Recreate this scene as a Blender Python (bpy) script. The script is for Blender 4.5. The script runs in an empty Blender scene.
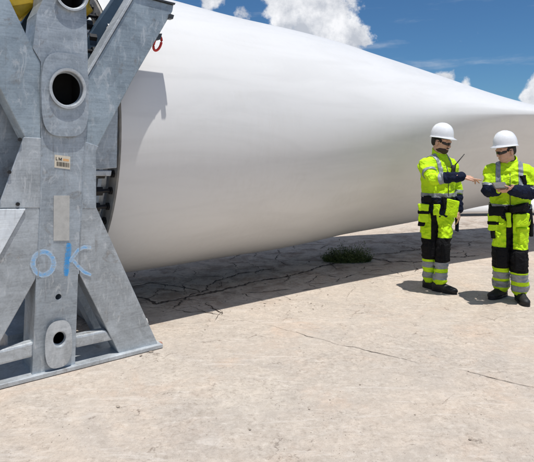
import bpy, bmesh, math, random
import numpy as np
from mathutils import Vector, Matrix, noise as mnoise
R_ = math.radians
random.seed(7); rng = np.random.default_rng(7)
scene = bpy.context.scene
C = scene.collection

# ------------------------------------------------------------------ camera, sky, sun, exposure
FPX, HZ, CH = 534.0, 150.0, 1.6           # focal length / horizon row of the photograph, eye height
cam = bpy.data.cameras.new('camera'); camo = bpy.data.objects.new('camera', cam); C.objects.link(camo)
camo.location = (0, 0, CH); camo.rotation_euler = (R_(90), 0, 0)
cam.sensor_width = 36; cam.lens = 36; cam.shift_y = -(231 - HZ) / 534.0
cam.clip_start = 0.05; cam.clip_end = 6000
scene.camera = camo
scene.render.resolution_x = 1024; scene.render.resolution_y = 886
SUN_EL = 76.5
sd = Vector((.496 * math.cos(R_(SUN_EL)), -.868 * math.cos(R_(SUN_EL)), math.sin(R_(SUN_EL)))).normalized()
sun = bpy.data.lights.new('sun', 'SUN'); suno = bpy.data.objects.new('sun', sun); C.objects.link(suno)
suno.rotation_euler = sd.to_track_quat('Z', 'Y').to_euler(); suno.location = (0, 0, 30)
sun.energy = 4.3; sun.angle = R_(0.53); sun.color = (1.0, .975, .935)
scene.view_settings.view_transform = 'Standard'; scene.view_settings.look = 'None'
scene.view_settings.exposure = 0.05; scene.view_settings.gamma = 1

class NT:
    def __init__(s, tree): s.t = tree; s.n = tree.nodes; s.l = tree.links
    def node(s, typ, **kw):
        nd = s.n.new(typ)
        for k, v in kw.items(): setattr(nd, k, v)
        return nd
    def put(s, sock, v):
        if hasattr(v, 'is_output'): s.l.new(v, sock)
        else: sock.default_value = v
    def math(s, op, a, b=0.0, c=0.0, clamp=False):
        m = s.node('ShaderNodeMath', operation=op); m.use_clamp = clamp
        s.put(m.inputs[0], a); s.put(m.inputs[1], b); s.put(m.inputs[2], c); return m.outputs[0]
    def vmath(s, op, a, b=(0, 0, 0), scale=None):
        m = s.node('ShaderNodeVectorMath', operation=op)
        s.put(m.inputs[0], a); s.put(m.inputs[1], b)
        if scale is not None: s.put(m.inputs[3], scale)
        return m.outputs['Value'] if op in ('DOT_PRODUCT', 'LENGTH', 'DISTANCE') else m.outputs[0]
    def noise(s, vec, scale, detail=4, rough=.55, dist=0.0):
        m = s.node('ShaderNodeTexNoise'); s.put(m.inputs['Vector'], vec); m.inputs['Scale'].default_value = scale
        m.inputs['Detail'].default_value = detail; m.inputs['Roughness'].default_value = rough
        m.inputs['Distortion'].default_value = dist; return m.outputs['Fac']
    def voro(s, vec, scale, feature='F1', rnd=1.0):
        m = s.node('ShaderNodeTexVoronoi', feature=feature); s.put(m.inputs['Vector'], vec)
        m.inputs['Scale'].default_value = scale; m.inputs['Randomness'].default_value = rnd; return m
    def ramp(s, f, stops, mode='LINEAR'):
        m = s.node('ShaderNodeValToRGB'); cr = m.color_ramp; cr.interpolation = mode
        while len(cr.elements) < len(stops): cr.elements.new(.5)
        for e, (p, c) in zip(cr.elements, stops):
            e.position = p; e.color = c if len(c) == 4 else (*c, 1)
        s.put(m.inputs[0], f); return m.outputs[0]
    def mr(s, v, a, b, c=0.0, d=1.0, smooth=False):
        m = s.node('ShaderNodeMapRange'); m.interpolation_type = 'SMOOTHSTEP' if smooth else 'LINEAR'
        s.put(m.inputs[0], v)
        for i, x in enumerate((a, b, c, d)): s.put(m.inputs[i + 1], x)
        return m.outputs[0]
    def mix(s, f, a, b, blend='MIX'):
        m = s.node('ShaderNodeMix', data_type='RGBA', blend_type=blend)
        s.put(m.inputs[0], f)
        s.put(m.inputs[6], a if hasattr(a, 'is_output') else (*a, 1) if len(a) == 3 else a)
        s.put(m.inputs[7], b if hasattr(b, 'is_output') else (*b, 1) if len(b) == 3 else b)
        return m.outputs[2]
    def bump(s, h, strength=.3, dist=.01, normal=None):
        m = s.node('ShaderNodeBump'); m.inputs['Strength'].default_value = strength; m.inputs['Distance'].default_value = dist
        s.put(m.inputs['Height'], h)
        if normal is not None: s.put(m.inputs['Normal'], normal)
        return m.outputs[0]

# world: Nishita sky with scattered cumulus
world = bpy.data.worlds.new('World'); scene.world = world; world.use_nodes = True
wt = NT(world.node_tree); wt.n.clear()
sky = wt.node('ShaderNodeTexSky'); sky.sky_type = 'NISHITA'; sky.sun_disc = False
sky.sun_elevation = R_(SUN_EL); sky.sun_rotation = math.atan2(sd.x, sd.y); sky.air_density = 1.0; sky.dust_density = .25; sky.ozone_density = 3.0
sky.altitude = 400
tc = wt.node('ShaderNodeTexCoord').outputs['Generated']
dirv = wt.vmath('NORMALIZE', tc)
def pdir(px, py): return Vector(((px - 267) / FPX, 1, -(py - HZ) / FPX)).normalized()
warp = wt.node('ShaderNodeTexNoise'); warp.inputs['Scale'].default_value = 9; warp.inputs['Detail'].default_value = 5
wt.l.new(dirv, warp.inputs['Vector'])
woff = wt.vmath('SUBTRACT', warp.outputs['Color'], (.5, .5, .5))
wdir = wt.vmath('ADD', dirv, wt.vmath('SCALE', woff, scale=.035))
f1 = wt.noise(dirv, 7, 9, .62)
blobs = None
for (px, py, rad, w) in [(296, 8, .075, 1), (318, 20, .085, 1), (343, 36, .062, 1), (285, 28, .05, .9), (362, 40, .03, .8), (281, -22, .075, 1), (352, 18, .02, .6),
                         (444, 78, .026, .85), (468, 86, .018, .6), (531, 97, .022, 1), (550, 92, .05, 1), (211, -2, .03, .8), (240, 16, .025, .55), (600, 70, .09, 1), (150, -60, .1, 1)]:
    d = wt.vmath('DISTANCE', wdir, tuple(pdir(px, py)))
    b = wt.mr(d, rad * 1.25, rad * .25, 0, w, True)
    blobs = b if blobs is None else wt.math('MAXIMUM', blobs, b)
# elsewhere in the sky (outside the frame) scattered cumulus, cover raised for neutral fill
gen = wt.mr(wt.noise(dirv, 3.1, 8, .6), .50, .66, 0, 1, True)
viewmask = wt.mr(wt.vmath('DISTANCE', dirv, tuple(pdir(360, 20))), .42, .62, 0, 1, True)
gen = wt.math('MULTIPLY', gen, viewmask)
blobs = wt.math('MAXIMUM', blobs, gen)
f2 = wt.noise(dirv, 30, 8, .6)
cl = wt.math('ADD', blobs, wt.math('MULTIPLY', wt.math('SUBTRACT', f2, .5), 1.9))
cmask = wt.mr(cl, .32, .74, 0, 1, True)
cirr = wt.math('MULTIPLY', wt.mr(wt.noise(wt.vmath('MULTIPLY', dirv, (1.2, 1, 7)), 4, 6, .6), .5, .75, 0, 1, True), .30)
cmask = wt.math('MAXIMUM', wt.math('MULTIPLY', cmask, .93), cirr)
ccol = wt.mix(wt.mr(wt.noise(wt.vmath('ADD', dirv, (.0, 0, .02)), 22, 7, .62), .36, .64, 0, 1), (8.0, 8.4, 9.2), (14.5, 14.5, 14.7))
skyc = wt.mix(1.0, sky.outputs[0], (.58, .92, 1.18), 'MULTIPLY')
final = wt.mix(cmask, skyc, ccol)
bg = wt.node('ShaderNodeBackground'); bg.inputs[1].default_value = .068
wt.l.new(final, bg.inputs[0]); wo = wt.node('ShaderNodeOutputWorld'); wt.l.new(bg.outputs[0], wo.inputs[0])

# ------------------------------------------------------------------ materials
def new_mat(name):
    m = bpy.data.materials.new(name); m.use_nodes = True
    t = NT(m.node_tree); b = m.node_tree.nodes['Principled BSDF']
    return m, t, b
def simple(name, col, rough=.6, metal=0.0, var=.12, vscale=30, bump=0.0, bscale=200, coat=0.0):
    m, t, b = new_mat(name); co = t.node('ShaderNodeTexCoord').outputs['Object']
    n = t.noise(co, vscale, 5, .6)
    c = t.mix(t.mr(n, .3, .7), tuple(x * (1 - var) for x in col), tuple(min(1, x * (1 + var)) for x in col))
    t.l.new(c, b.inputs['Base Color']); b.inputs['Metallic'].default_value = metal
    t.put(b.inputs['Roughness'], t.mr(n, .3, .7, rough * .9, min(1, rough * 1.1)))
    b.inputs['Coat Weight'].default_value = coat
    if bump: t.l.new(t.bump(t.noise(co, bscale, 4), bump, .004), b.inputs['Normal'])
    return m

def mat_galv(name='galvanised steel', tint=(.335, .375, .41), light=1.0, metal=.5, rough=.46):
    m, t, b = new_mat(name); co = t.node('ShaderNodeTexCoord').outputs['Object']
    co = t.vmath('ADD', co, t.vmath('SCALE', (1.0, .7, .4), scale=t.math('MULTIPLY', t.node('ShaderNodeObjectInfo').outputs['Random'], 37.0)))
    # rolled-plate streaks: stretched along the plate, fine across its height
    st = t.noise(t.vmath('MULTIPLY', co, (5, 5, 70)), 1.0, 6, .65, .6)
    st2 = t.noise(t.vmath('MULTIPLY', co, (1.6, 1.6, 260)), 1.0, 3, .6)
    bl = t.noise(co, 3.2, 7, .62, .8)
    sp = t.voro(co, 60).outputs['Color']
    k = t.math('ADD', t.math('MULTIPLY', st, .30), t.math('ADD', t.math('MULTIPLY', bl, .60), t.math('MULTIPLY', st2, .10)))
    c = t.ramp(k, [(.34, tuple(x * .68 * light for x in tint)), (.49, tuple(x * 1.0 * light for x in tint)), (.64, tuple(min(1, x * 1.38 * light) for x in tint))])
    c = t.mix(.30, c, t.mix(1.0, sp, (.5, .5, .5), 'SATURATION') if False else t.ramp(t.voro(co, 70).outputs['Distance'], [(0, (.35, .35, .35)), (1, (.65, .65, .65))]), 'OVERLAY')
    # dirt / rust-brown smudges
    d = t.math('MULTIPLY', t.mr(t.noise(co, 6.5, 8, .7, 1.2), .56, .70, 0, 1, True), .50)
    c = t.mix(d, c, (.21, .175, .14))
    dr = t.math('MULTIPLY', t.math('MULTIPLY', t.mr(t.noise(t.vmath('MULTIPLY', co, (26, 26, 1.3)), 1.0, 4, .6), .58, .70, 0, 1, True), t.mr(t.noise(co, 2.3, 3), .48, .62, 0, 1, True)), .38)
    c = t.mix(dr, c, (.17, .15, .13))
    ptch = t.math('MULTIPLY', t.mr(t.noise(co, 5.0, 4, .5, 2.2), .52, .56, 0, 1, True), .20)
    c = t.mix(ptch, c, tuple(min(1, x * 1.45) for x in tint))
    wsp = t.math('MULTIPLY', t.mr(t.noise(t.vmath('MULTIPLY', co, (7, 7, 2.5)), 2.0, 8, .72, 1.8), .52, .68, 0, 1, True), .60)
    c = t.mix(wsp, c, (.62, .64, .65))
    t.l.new(c, b.inputs['Base Color']); b.inputs['Metallic'].default_value = metal
    t.put(b.inputs['Roughness'], t.mr(k, .3, .7, rough - .08, rough + .16))
    h = t.math('ADD', t.math('MULTIPLY', st, .5), t.math('ADD', t.math('MULTIPLY', t.noise(co, 120, 4), .25), bl))
    t.l.new(t.bump(h, .22, .006), b.inputs['Normal'])
    return m
M_galv = mat_galv()
M_galv_teal = mat_galv('blue grey galvanised steel', (.305, .362, .402), 1.0, .5, .46)
M_galv_low = mat_galv('dusty galvanised steel', (.365, .393, .413), 1.0, .45, .5)
M_galv_pale = mat_galv('pale worn galvanised steel', (.44, .465, .48), 1.0, .4, .5)
M_bluedark = simple('dark blue grey steel', (.035, .065, .10), .5, .1, .2, 6, .2, 40)  # even dark blue grey, shared by the inner arms and the backing
M_colshade = simple('painted shade inside the hollow column', (.012, .012, .013), .8)  # near-black colour stands for the shade inside the column holes
M_galv_sunlit = mat_galv('galvanised steel with painted sunlight', (.66, .70, .73), 1.0, .25, .5)  # brighter tint puts the sunlight on the leg flange into the colour
M_weld = simple('weld bead', (.56, .58, .6), .4, .6, .15, 80, .4, 300)

def mat_blade():
    m, t, b = new_mat('white blade gelcoat'); co = t.node('ShaderNodeTexCoord').outputs['Object']
    big = t.noise(t.vmath('MULTIPLY', co, (1, 1, 2.5)), .8, 6, .6, .7)
    fine = t.noise(t.vmath('MULTIPLY', co, (8, 8, 2)), 2.4, 6, .7, .4)
    streak = t.noise(t.vmath('MULTIPLY', co, (14, 14, .8)), 1.6, 5, .6)
    dirt = t.math('MULTIPLY', t.math('MULTIPLY', t.mr(big, .42, .70), t.mr(fine, .40, .8)), .30)
    c = t.mix(dirt, (.72, .715, .70), (.55, .52, .47))
    c = t.mix(t.math('MULTIPLY', t.mr(streak, .5, .75), .03), c, (.55, .52, .46))
    al_ = t.vmath('DOT_PRODUCT', co, (.783, .622, 0)); cx = t.node('ShaderNodeCombineXYZ'); t.put(cx.inputs[0], t.math('MULTIPLY', al_, .22)); sz = t.node('ShaderNodeSeparateXYZ'); t.l.new(co, sz.inputs[0]); t.put(cx.inputs[1], t.math('MULTIPLY', sz.outputs[2], 1.3))
    c = t.mix(t.math('MULTIPLY', t.mr(t.noise(cx.outputs[0], 3.0, 7, .6, .8), .42, .66, 0, 1, True), .22), c, (.52, .515, .50))
    sp = t.math('MULTIPLY', t.mr(t.noise(co, 60, 3, .5), .70, .78, 0, 1), .18)
    c = t.mix(sp, c, (.4, .36, .3))
    t.l.new(c, b.inputs['Base Color'])
    t.put(b.inputs['Roughness'], t.mr(fine, .3, .7, .34, .50))
    b.inputs['Coat Weight'].default_value = .12; b.inputs['Coat Roughness'].default_value = .25
    t.l.new(t.bump(t.math('ADD', big, t.math('MULTIPLY', fine, .02)), .05, .02), b.inputs['Normal'])
    return m
M_blade = mat_blade()

def mat_ground():
    m, t, b = new_mat('weathered concrete'); co = t.node('ShaderNodeTexCoord').outputs['Object']
    a = t.noise(co, .33, 8, .62, .9); bb = t.noise(co, 1.7, 9, .66, .7); f = t.noise(co, 9, 9, .7); g = t.noise(co, 60, 6, .72)
    c = t.ramp(a, [(.32, (.48, .39, .31)), (.44, (.62, .525, .43)), (.53, (.55, .48, .405)), (.66, (.68, .595, .49))])
    c = t.mix(t.math('MULTIPLY', t.mr(bb, .50, .70, 0, 1, True), .42), c, (.64, .45, .32))       # reddish dust
    c = t.mix(t.math('MULTIPLY', t.mr(t.noise(t.vmath('ADD', co, (7, 3, 0)), 1.1, 9, .7, 1.0), .48, .66, 0, 1, True), .38), c, (.43, .39, .35))   # grey stains
    c = t.mix(t.math('MULTIPLY', t.mr(f, .40, .66, 1, 0, True), .26), c, (.30, .26, .22))
    c = t.mix(t.math('MULTIPLY', t.mr(g, .55, .75, 0, 1), .22), c, (.72, .67, .60))
    c = t.mix(t.math('MULTIPLY', t.mr(g, .44, .30, 0, 1), .45), c, (.20, .165, .135))
    v = t.voro(co, 30); vs = t.mr(v.outputs['Distance'], .16, .08, 0, 1)
    pick = t.mr(t.noise(co, 13, 2), .56, .64, 0, 1)
    c = t.mix(t.math('MULTIPLY', t.math('MULTIPLY', vs, pick), .8), c, (.15, .10, .07))             # pitted specks
    ag = t.noise(co, 170, 5, .75); patch = t.mr(bb, .38, .62, .45, 1)
    c = t.mix(t.math('MULTIPLY', t.mr(ag, .46, .34, 0, 1), t.math('MULTIPLY', patch, .55)), c, (.24, .19, .15))
    c = t.mix(t.math('MULTIPLY', t.mr(ag, .56, .68, 0, 1), .30), c, (.80, .74, .66))
    el = t.voro(t.vmath('MULTIPLY', co, (14, 34, 1)), 1.0).outputs['Distance']
    c = t.mix(t.math('MULTIPLY', t.math('MULTIPLY', t.mr(el, .15, .08, 0, 1), t.mr(t.noise(co, 4, 5, .7), .55, .66, 0, 1)), .6), c, (.20, .14, .10))
    mg = t.noise(co, 26, 8, .80, .4); mk = t.mr(t.noise(t.vmath('ADD', co, (3, 9, 0)), 1.4, 6, .7), .38, .60, .25, 1)
    c = t.mix(t.math('MULTIPLY', t.mr(mg, .50, .38, 0, 1), t.math('MULTIPLY', mk, .55)), c, (.25, .20, .155))
    c = t.mix(t.math('MULTIPLY', t.mr(mg, .54, .66, 0, 1), .38), c, (.78, .72, .64))
    pt = t.mr(t.noise(t.vmath('MULTIPLY', co, (1, 1.6, 1)), 3.6, 8, .72, .5), .50, .60, 0, 1, True)
    c = t.mix(t.math('MULTIPLY', pt, .20), c, (.42, .36, .30))
    vc = t.voro(t.vmath('ADD', co, t.vmath('SCALE', (1, 1, 0), scale=t.math('MULTIPLY', f, .25))), 2.3, 'DISTANCE_TO_EDGE').outputs['Distance']
    hl = t.math('MULTIPLY', t.mr(vc, .012, .003, 0, 1), t.mr(t.noise(co, 2.7, 6, .75), .54, .60, 0, 1, True))
    c = t.mix(t.math('MULTIPLY', hl, .6), c, (.22, .16, .12))
    # scraped pale arcs
    w = t.noise(t.vmath('MULTIPLY', co, (1.2, 6, 1)), 1.3, 7, .65, 1.6)
    c = t.mix(t.math('MULTIPLY', t.mr(w, .56, .66, 0, 1, True), .25), c, (.74, .68, .61))
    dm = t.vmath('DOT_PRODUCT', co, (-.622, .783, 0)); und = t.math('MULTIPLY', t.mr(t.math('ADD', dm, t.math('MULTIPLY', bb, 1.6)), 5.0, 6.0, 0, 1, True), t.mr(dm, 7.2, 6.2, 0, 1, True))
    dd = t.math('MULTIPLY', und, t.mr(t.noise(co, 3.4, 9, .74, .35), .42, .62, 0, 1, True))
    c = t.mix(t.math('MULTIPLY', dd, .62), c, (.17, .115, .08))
    # hairline crazing
    wco = t.vmath('ADD', co, t.vmath('SCALE', t.vmath('SUBTRACT', (lambda n: (t.put(n.inputs['Vector'], co), setattr(n.inputs['Scale'], 'default_value', 3.0), n.outputs['Color'])[2])(t.node('ShaderNodeTexNoise')), (.5, .5, .5)), scale=.35))
    ed = t.voro(wco, .85, 'DISTANCE_TO_EDGE').outputs['Distance']
    hair = t.math('MULTIPLY', t.mr(ed, .010, .003, 0, 1), t.mr(t.noise(co, .8, 4), .48, .60, 0, 1, True))
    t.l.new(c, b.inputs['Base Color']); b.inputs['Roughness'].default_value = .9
    b.inputs['Specular IOR Level'].default_value = .25
    h = t.math('ADD', t.math('MULTIPLY', f, .7), t.math('ADD', t.math('MULTIPLY', g, .35), t.math('MULTIPLY', bb, 1.2)))
    h = t.math('ADD', t.math('SUBTRACT', h, t.math('MULTIPLY', t.math('MULTIPLY', vs, pick), .5)), t.math('SUBTRACT', t.math('MULTIPLY', mg, .6), t.math('MULTIPLY', hl, .5)))
    t.l.new(t.bump(h, .55, .02), b.inputs['Normal'])
    return m
M_ground = mat_ground()
M_crack = simple('dark soil in cracks', (.060, .042, .030), .95, 0, .4, 40, .5, 90)
M_stone = simple('loose stone', (.36, .30, .24), .9, 0, .4, 3, .3, 80)

def mat_cloth(name, col, rough=.75, fold=.42, em=0.0):
    m, t, b = new_mat(name); co = t.node('ShaderNodeTexCoord').outputs['Object']
    n1 = t.noise(co, 7, 5, .6, 1.0); n2 = t.noise(t.vmath('MULTIPLY', co, (1, 1, .5)), 26, 4, .6, .8); wv = t.noise(co, 420, 2)
    c = t.mix(t.mr(n1, .3, .7), tuple(x * .86 for x in col), tuple(min(1, x * 1.08) for x in col))
    c = t.mix(t.math('MULTIPLY', t.mr(t.noise(co, 11, 6, .7), .55, .75, 0, 1), .16), c, tuple(x * .45 for x in col))
    t.l.new(c, b.inputs['Base Color']); b.inputs['Roughness'].default_value = rough
    b.inputs['Specular IOR Level'].default_value = .15
    h = t.math('ADD', t.math('ADD', n1, t.math('MULTIPLY', n2, .55)), t.math('MULTIPLY', wv, .05))
    cr = t.math('ABSOLUTE', t.math('SUBTRACT', t.noise(t.vmath('MULTIPLY', co, (1, 1, 1.7)), 8, 2, .4, 1.2), .5)); h = t.math('SUBTRACT', h, t.math('MULTIPLY', t.mr(cr, .06, 0.0), .22))
    t.l.new(t.bump(h, fold, .03), b.inputs['Normal'])
    return m
M_hiviz = mat_cloth('hi vis yellow fabric', (.56, .86, .015), .6)
M_navy = mat_cloth('navy fabric', (.008, .012, .032), .8)
M_black = mat_cloth('black fabric', (.007, .007, .008), .75)
M_tape = simple('grey reflective tape', (.26, .28, .30), .45, .1, .15, 40, .3, 160)
M_skin = simple('skin', (.60, .34, .235), .5, 0, .12, 45, .15, 250)
M_hair = simple('dark hair', (.018, .013, .010), .7, 0, .3, 120, .7, 260)
M_beard = simple('brown stubble', (.060, .034, .024), .8, 0, .5, 160, .7, 300)
M_helmet = simple('white helmet plastic', (.80, .81, .82), .28, 0, .04, 20, 0, 100, .3)
M_glass = simple('dark sunglasses', (.010, .008, .007), .12, 0, .1, 10)
M_rubber = simple('black leather and rubber', (.010, .0095, .009), .62, 0, .3, 60, .5, 120)
M_metaldark = simple('dark buckle metal', (.09, .09, .09), .4, .8)
M_blackbolt = simple('black stud', (.016, .016, .017), .5, .3)
M_red = simple('red painted shackle', (.55, .03, .02), .4, 0, .2, 40)
M_yellow = simple('yellow tarpaulin', (.52, .34, .015), .5, 0, .2, 8, .4, 20)
M_rootin = simple('grey fibre laminate', (.33, .31, .28), .8, 0, .25, 12, .3, 60)
M_label = simple('label paper', (.62, .56, .45), .6, 0, .05)
M_ink = simple('black print', (.03, .025, .02), .6)
M_inkor = simple('orange print', (.75, .35, .08), .6)
M_plate = simple('blank pale grey name plate', (.46, .455, .43), .55, .1, .1, 25, .15, 90)
M_tablet = simple('tablet back', (.16, .13, .10), .35, .1)
M_screen = simple('tablet screen', (.16, .15, .13), .15)
M_dirtwhite = simple('scuffed white plastic', (.55, .53, .5), .6)

# ------------------------------------------------------------------ helpers
def tag(o, label=None, cat=None, group=None, kind=None):
    if label: o['label'] = label
    if cat: o['category'] = cat
    if group: o['group'] = group
    if kind: o['kind'] = kind
    return o
def empty(name, loc, label=None, cat=None, group=None):
    o = bpy.data.objects.new(name, None); C.objects.link(o); o.location = loc; o.empty_display_size = .2
    return tag(o, label, cat, group)
def link(name, me, mat, parent=None, smooth=False):
    """mesh data is given in world coordinates; the object keeps identity rotation"""
    o = bpy.data.objects.new(name, me); C.objects.link(o)
    for m_ in (mat if isinstance(mat, (list, tuple)) else [mat]): me.materials.append(m_)
    if smooth: me.polygons.foreach_set('use_smooth', [True] * len(me.polygons))
    if parent is not None:
        o.parent = parent
        w = Vector((0, 0, 0)); q = parent
        while q is not None: w += q.location; q = q.parent
        me.transform(Matrix.Translation(-w))
    me.update(); return o
def obj_pf(name, V, F, mat, parent=None, smooth=False):
    me = bpy.data.meshes.new(name); me.from_pydata([tuple(v) for v in V], [], [tuple(f) for f in F])
    return link(name, me, mat, parent, smooth)
def obj_bm(name, bm, mat, parent=None, smooth=False, fix=True):
    if fix: bmesh.ops.recalc_face_normals(bm, faces=bm.faces)
    me = bpy.data.meshes.new(name); bm.to_mesh(me); bm.free()
    return link(name, me, mat, parent, smooth)
def bevel(o, w=.006, seg=2):
    b = o.modifiers.new('bevel', 'BEVEL'); b.width = w; b.segments = seg; b.limit_method = 'ANGLE'; b.angle_limit = R_(35)
    b.harden_normals = False
    return o
def bake(o, *drop):
    dg = bpy.context.evaluated_depsgraph_get(); me = bpy.data.meshes.new_from_object(o.evaluated_get(dg))
    o.modifiers.clear(); o.data = me
    for d in drop: bpy.data.objects.remove(d)
    return o
def tube_bm(bm, pts, rad, n=10, closed=False, caps=True):
    pts = [Vector(p) for p in pts]; rads = rad if isinstance(rad, (list, tuple)) else [rad] * len(pts)
    rings = []; up = Vector((0, 0, 1))
    for i, p in enumerate(pts):
        a = pts[(i - 1) % len(pts)] if (closed or i > 0) else p; b = pts[(i + 1) % len(pts)] if (closed or i < len(pts) - 1) else p
        d = (b - a).normalized(); r = d.cross(up)
        if r.length < .05: r = d.cross(Vector((1, 0, 0)))
        r.normalize(); q = r.cross(d)
        rings.append([bm.verts.new(p + rads[i] * (math.cos(2 * math.pi * k / n) * r + math.sin(2 * math.pi * k / n) * q)) for k in range(n)])
    m = len(rings)
    for i in range(m if closed else m - 1):
        A, B = rings[i], rings[(i + 1) % m]
        for k in range(n): bm.faces.new((A[k], A[(k + 1) % n], B[(k + 1) % n], B[k]))
    if caps and not closed: bm.faces.new(rings[0][::-1]); bm.faces.new(rings[-1])
    return bm
def box_bm(bm, c, ax, ay, az):
    """box at c with half-extent vectors"""
    c = Vector(c); ax, ay, az = Vector(ax), Vector(ay), Vector(az); v = []
    for i in (-1, 1):
        for j in (-1, 1):
            for k in (-1, 1): v.append(bm.verts.new(c + i * ax + j * ay + k * az))
    for f in ((0, 1, 3, 2), (4, 6, 7, 5), (0, 4, 5, 1), (2, 3, 7, 6), (0, 2, 6, 4), (1, 5, 7, 3)): bm.faces.new([v[i] for i in f])
    return bm

# ------------------------------------------------------------------ the ground
def gpt(px, py):                       # ground point seen at a photo pixel
    Z = CH * FPX / (py - HZ); return Vector(((px - 267) / FPX * Z, Z, 0))
gs = 900
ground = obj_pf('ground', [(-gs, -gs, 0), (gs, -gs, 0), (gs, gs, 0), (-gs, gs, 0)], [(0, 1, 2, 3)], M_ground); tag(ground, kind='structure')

crV, crF = [], []
def crack(pts, w0, z=.004, jit=.35, step=.022, gaps=0):
    P = [Vector((p[0], p[1], 0)) for p in pts]; path = []
    for a, b in zip(P[:-1], P[1:]):
        n = max(1, int((b - a).length / step))
        for i in range(n): path.append(a.lerp(b, i / n))
    path.append(P[-1]); L = len(path)
    sd_ = random.random() * 50; base = len(crV)
    for i, p in enumerate(path):
        a = path[max(0, i - 1)]; b = path[min(L - 1, i + 1)]; d = (b - a).normalized(); nrm = Vector((-d.y, d.x, 0))
        off = mnoise.noise(p * 5 + Vector((sd_, 0, 0))) * .05 * jit + mnoise.noise(p * 22 + Vector((0, sd_, 0))) * .03 * jit + random.uniform(-.003, .003)
        end = min(1, min(i, L - 1 - i) / 6 + .12)
        w = w0 * end * (.18 + 1.5 * abs(mnoise.noise(p * 6 + Vector((sd_, 9, 0)))) ** .8 + .35 * random.random())
        if gaps: w *= max(.08, min(1, 2.2 * (mnoise.noise(p * 2.3 + Vector((sd_, 3, 0))) + .5 - gaps * .5)))
        wl = w * (.3 + .7 * random.random()); wr = w - wl * .5
        q = p + nrm * off
        crV.append((q + nrm * wl * .6 + Vector((0, 0, z)))); crV.append((q - nrm * wr * .6 + Vector((0, 0, z))))
        if i: k = base + 2 * i; crF.append((k - 2, k - 1, k + 1, k))
def crack_px(pl, w, **k): crack([gpt(*p) for p in pl], w, **k)
crack_px([(100, 300), (138, 297), (157, 304), (187, 297), (221, 291), (241, 285), (265, 280), (300, 274), (322, 266), (345, 262)], .050, jit=1.0)
crack_px([(355, 262), (372, 258), (392, 262), (415, 262), (440, 258), (480, 256)], .05, jit=1.2)
crack_px([(375, 254), (395, 253), (420, 249), (460, 247)], .03, jit=1.2)
crack_px([(187, 297), (202, 291), (214, 282), (240, 274), (275, 268)], .035, jit=1.0)
crack_px([(128, 288), (150, 283), (175, 286), (202, 291)], .03)
crack_px([(178, 324), (201, 323), (216, 321), (236, 318), (255, 323)], .012, gaps=.5)
crack_px([(160, 315), (190, 306), (205, 312), (236, 318)], .010, gaps=.5)
crack_px([(205, 302), (222, 312), (214, 322)], .007)
crack_px([(255, 323), (273, 326.5), (300, 334), (332, 343), (372, 352), (412, 361), (445, 367), (478, 374), (534, 388), (620, 408)], .008, jit=.45, gaps=.05)
crack_px([(478, 374), (505, 372), (534, 377), (560, 376)], .006, gaps=.6)
crack_px([(270, 288), (290, 300), (320, 305), (350, 301)], .004, gaps=.5)
# cracked slab network in and near the blade's shade
def net(x0, x1, y0, y1, cell, keep, w, inside):
    nx, ny = int((x1 - x0) / cell), int((y1 - y0) / cell)
    G = {}
    for i in range(nx + 1):
        for j in range(ny + 1): G[i, j] = Vector((x0 + (i + .8 * (random.random() - .5)) * cell, y0 + (j + .8 * (random.random() - .5)) * cell, 0))
    for (i, j), p in G.items():
        for q in ((i + 1, j), (i, j + 1)):
            if q in G and random.random() < keep and inside((p + G[q]) / 2): crack([p, G[q]], w * random.uniform(.4, 1.3), jit=1.1)
def inshade(p):
    P = -.622 * p.x + .783 * p.y; s = .783 * p.x + .622 * p.y
    return 4.70 - .06 * s < P < 7.6 and .8 < s < 8.5
net(-3.0, 4.0, 4.8, 7.6, .15, .42, .012, lambda p: 4.95 < -.622 * p.x + .783 * p.y < 5.6 and mnoise.noise(p * 1.3) > -.05)
net(-3.4, 5.0, 4.6, 9.4, .36, .66, .018, inshade)
net(-1, 9, 4.4, 8, .9, .13, .003, lambda p: not inshade(p) and p.y > 3.0)
tag(obj_pf('pavement_cracks', crV, crF, M_crack), kind='structure')

# loose grit and small stones, too many to count
gv, gf = [], []
ico = [(0, 0, 1), (.89, 0, .45), (.28, .85, .45), (-.72, .53, .45), (-.72, -.53, .45), (.28, -.85, .45), (.3, .2, -.3), (-.3, -.2, -.3)]
icf = [(0, 1, 2), (0, 2, 3), (0, 3, 4), (0, 4, 5), (0, 5, 1), (1, 6, 2), (2, 6, 3), (3, 7, 4), (4, 7, 5), (5, 6, 1), (3, 6, 7), (5, 7, 6)]
def stone(x, y, r):
    b = len(gv); sx, sy, sz = r * random.uniform(.7, 1.3), r * random.uniform(.7, 1.3), r * random.uniform(.3, .7); an = random.random() * 6.28; ca, sa = math.cos(an), math.sin(an)
    for v in ico:
        vx, vy, vz = v[0] * sx * random.uniform(.8, 1.2), v[1] * sy * random.uniform(.8, 1.2), v[2] * sz
        gv.append((x + ca * vx - sa * vy, y + sa * vx + ca * vy, vz + sz * .25))
    gf.extend([tuple(b + i for i in f) for f in icf])
for _ in range(9000):
    Y = 2.2 + 7 * random.random() ** 1.4; X = random.uniform(-.62, .62) * Y * 1.15
    if mnoise.noise(Vector((X * 1.6, Y * 1.6, 4))) + .5 * mnoise.noise(Vector((X * 6, Y * 6, 9))) < random.uniform(-.15, .7): continue
    stone(X, Y, random.choice([.0016, .002, .0026, .0022, .0034, .0018, .0045, .0016]) * (1.8 if random.random() < .015 else 1))
for (px, py, r) in [(118, 407, .018), (151, 352, .02), (141, 356, .016), (117, 406, .01), (250, 430, .01), (360, 385, .010), (300, 371, .008), (415, 415, .010), (470, 440, .012), (205, 330, .012), (330, 400, .008)]:
    p = gpt(px, py); stone(p.x, p.y, r)
for _ in range(120):
    p = gpt(random.uniform(100, 330), random.uniform(282, 312)); stone(p.x, p.y, random.choice([.006, .01, .014, .008]))
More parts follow.
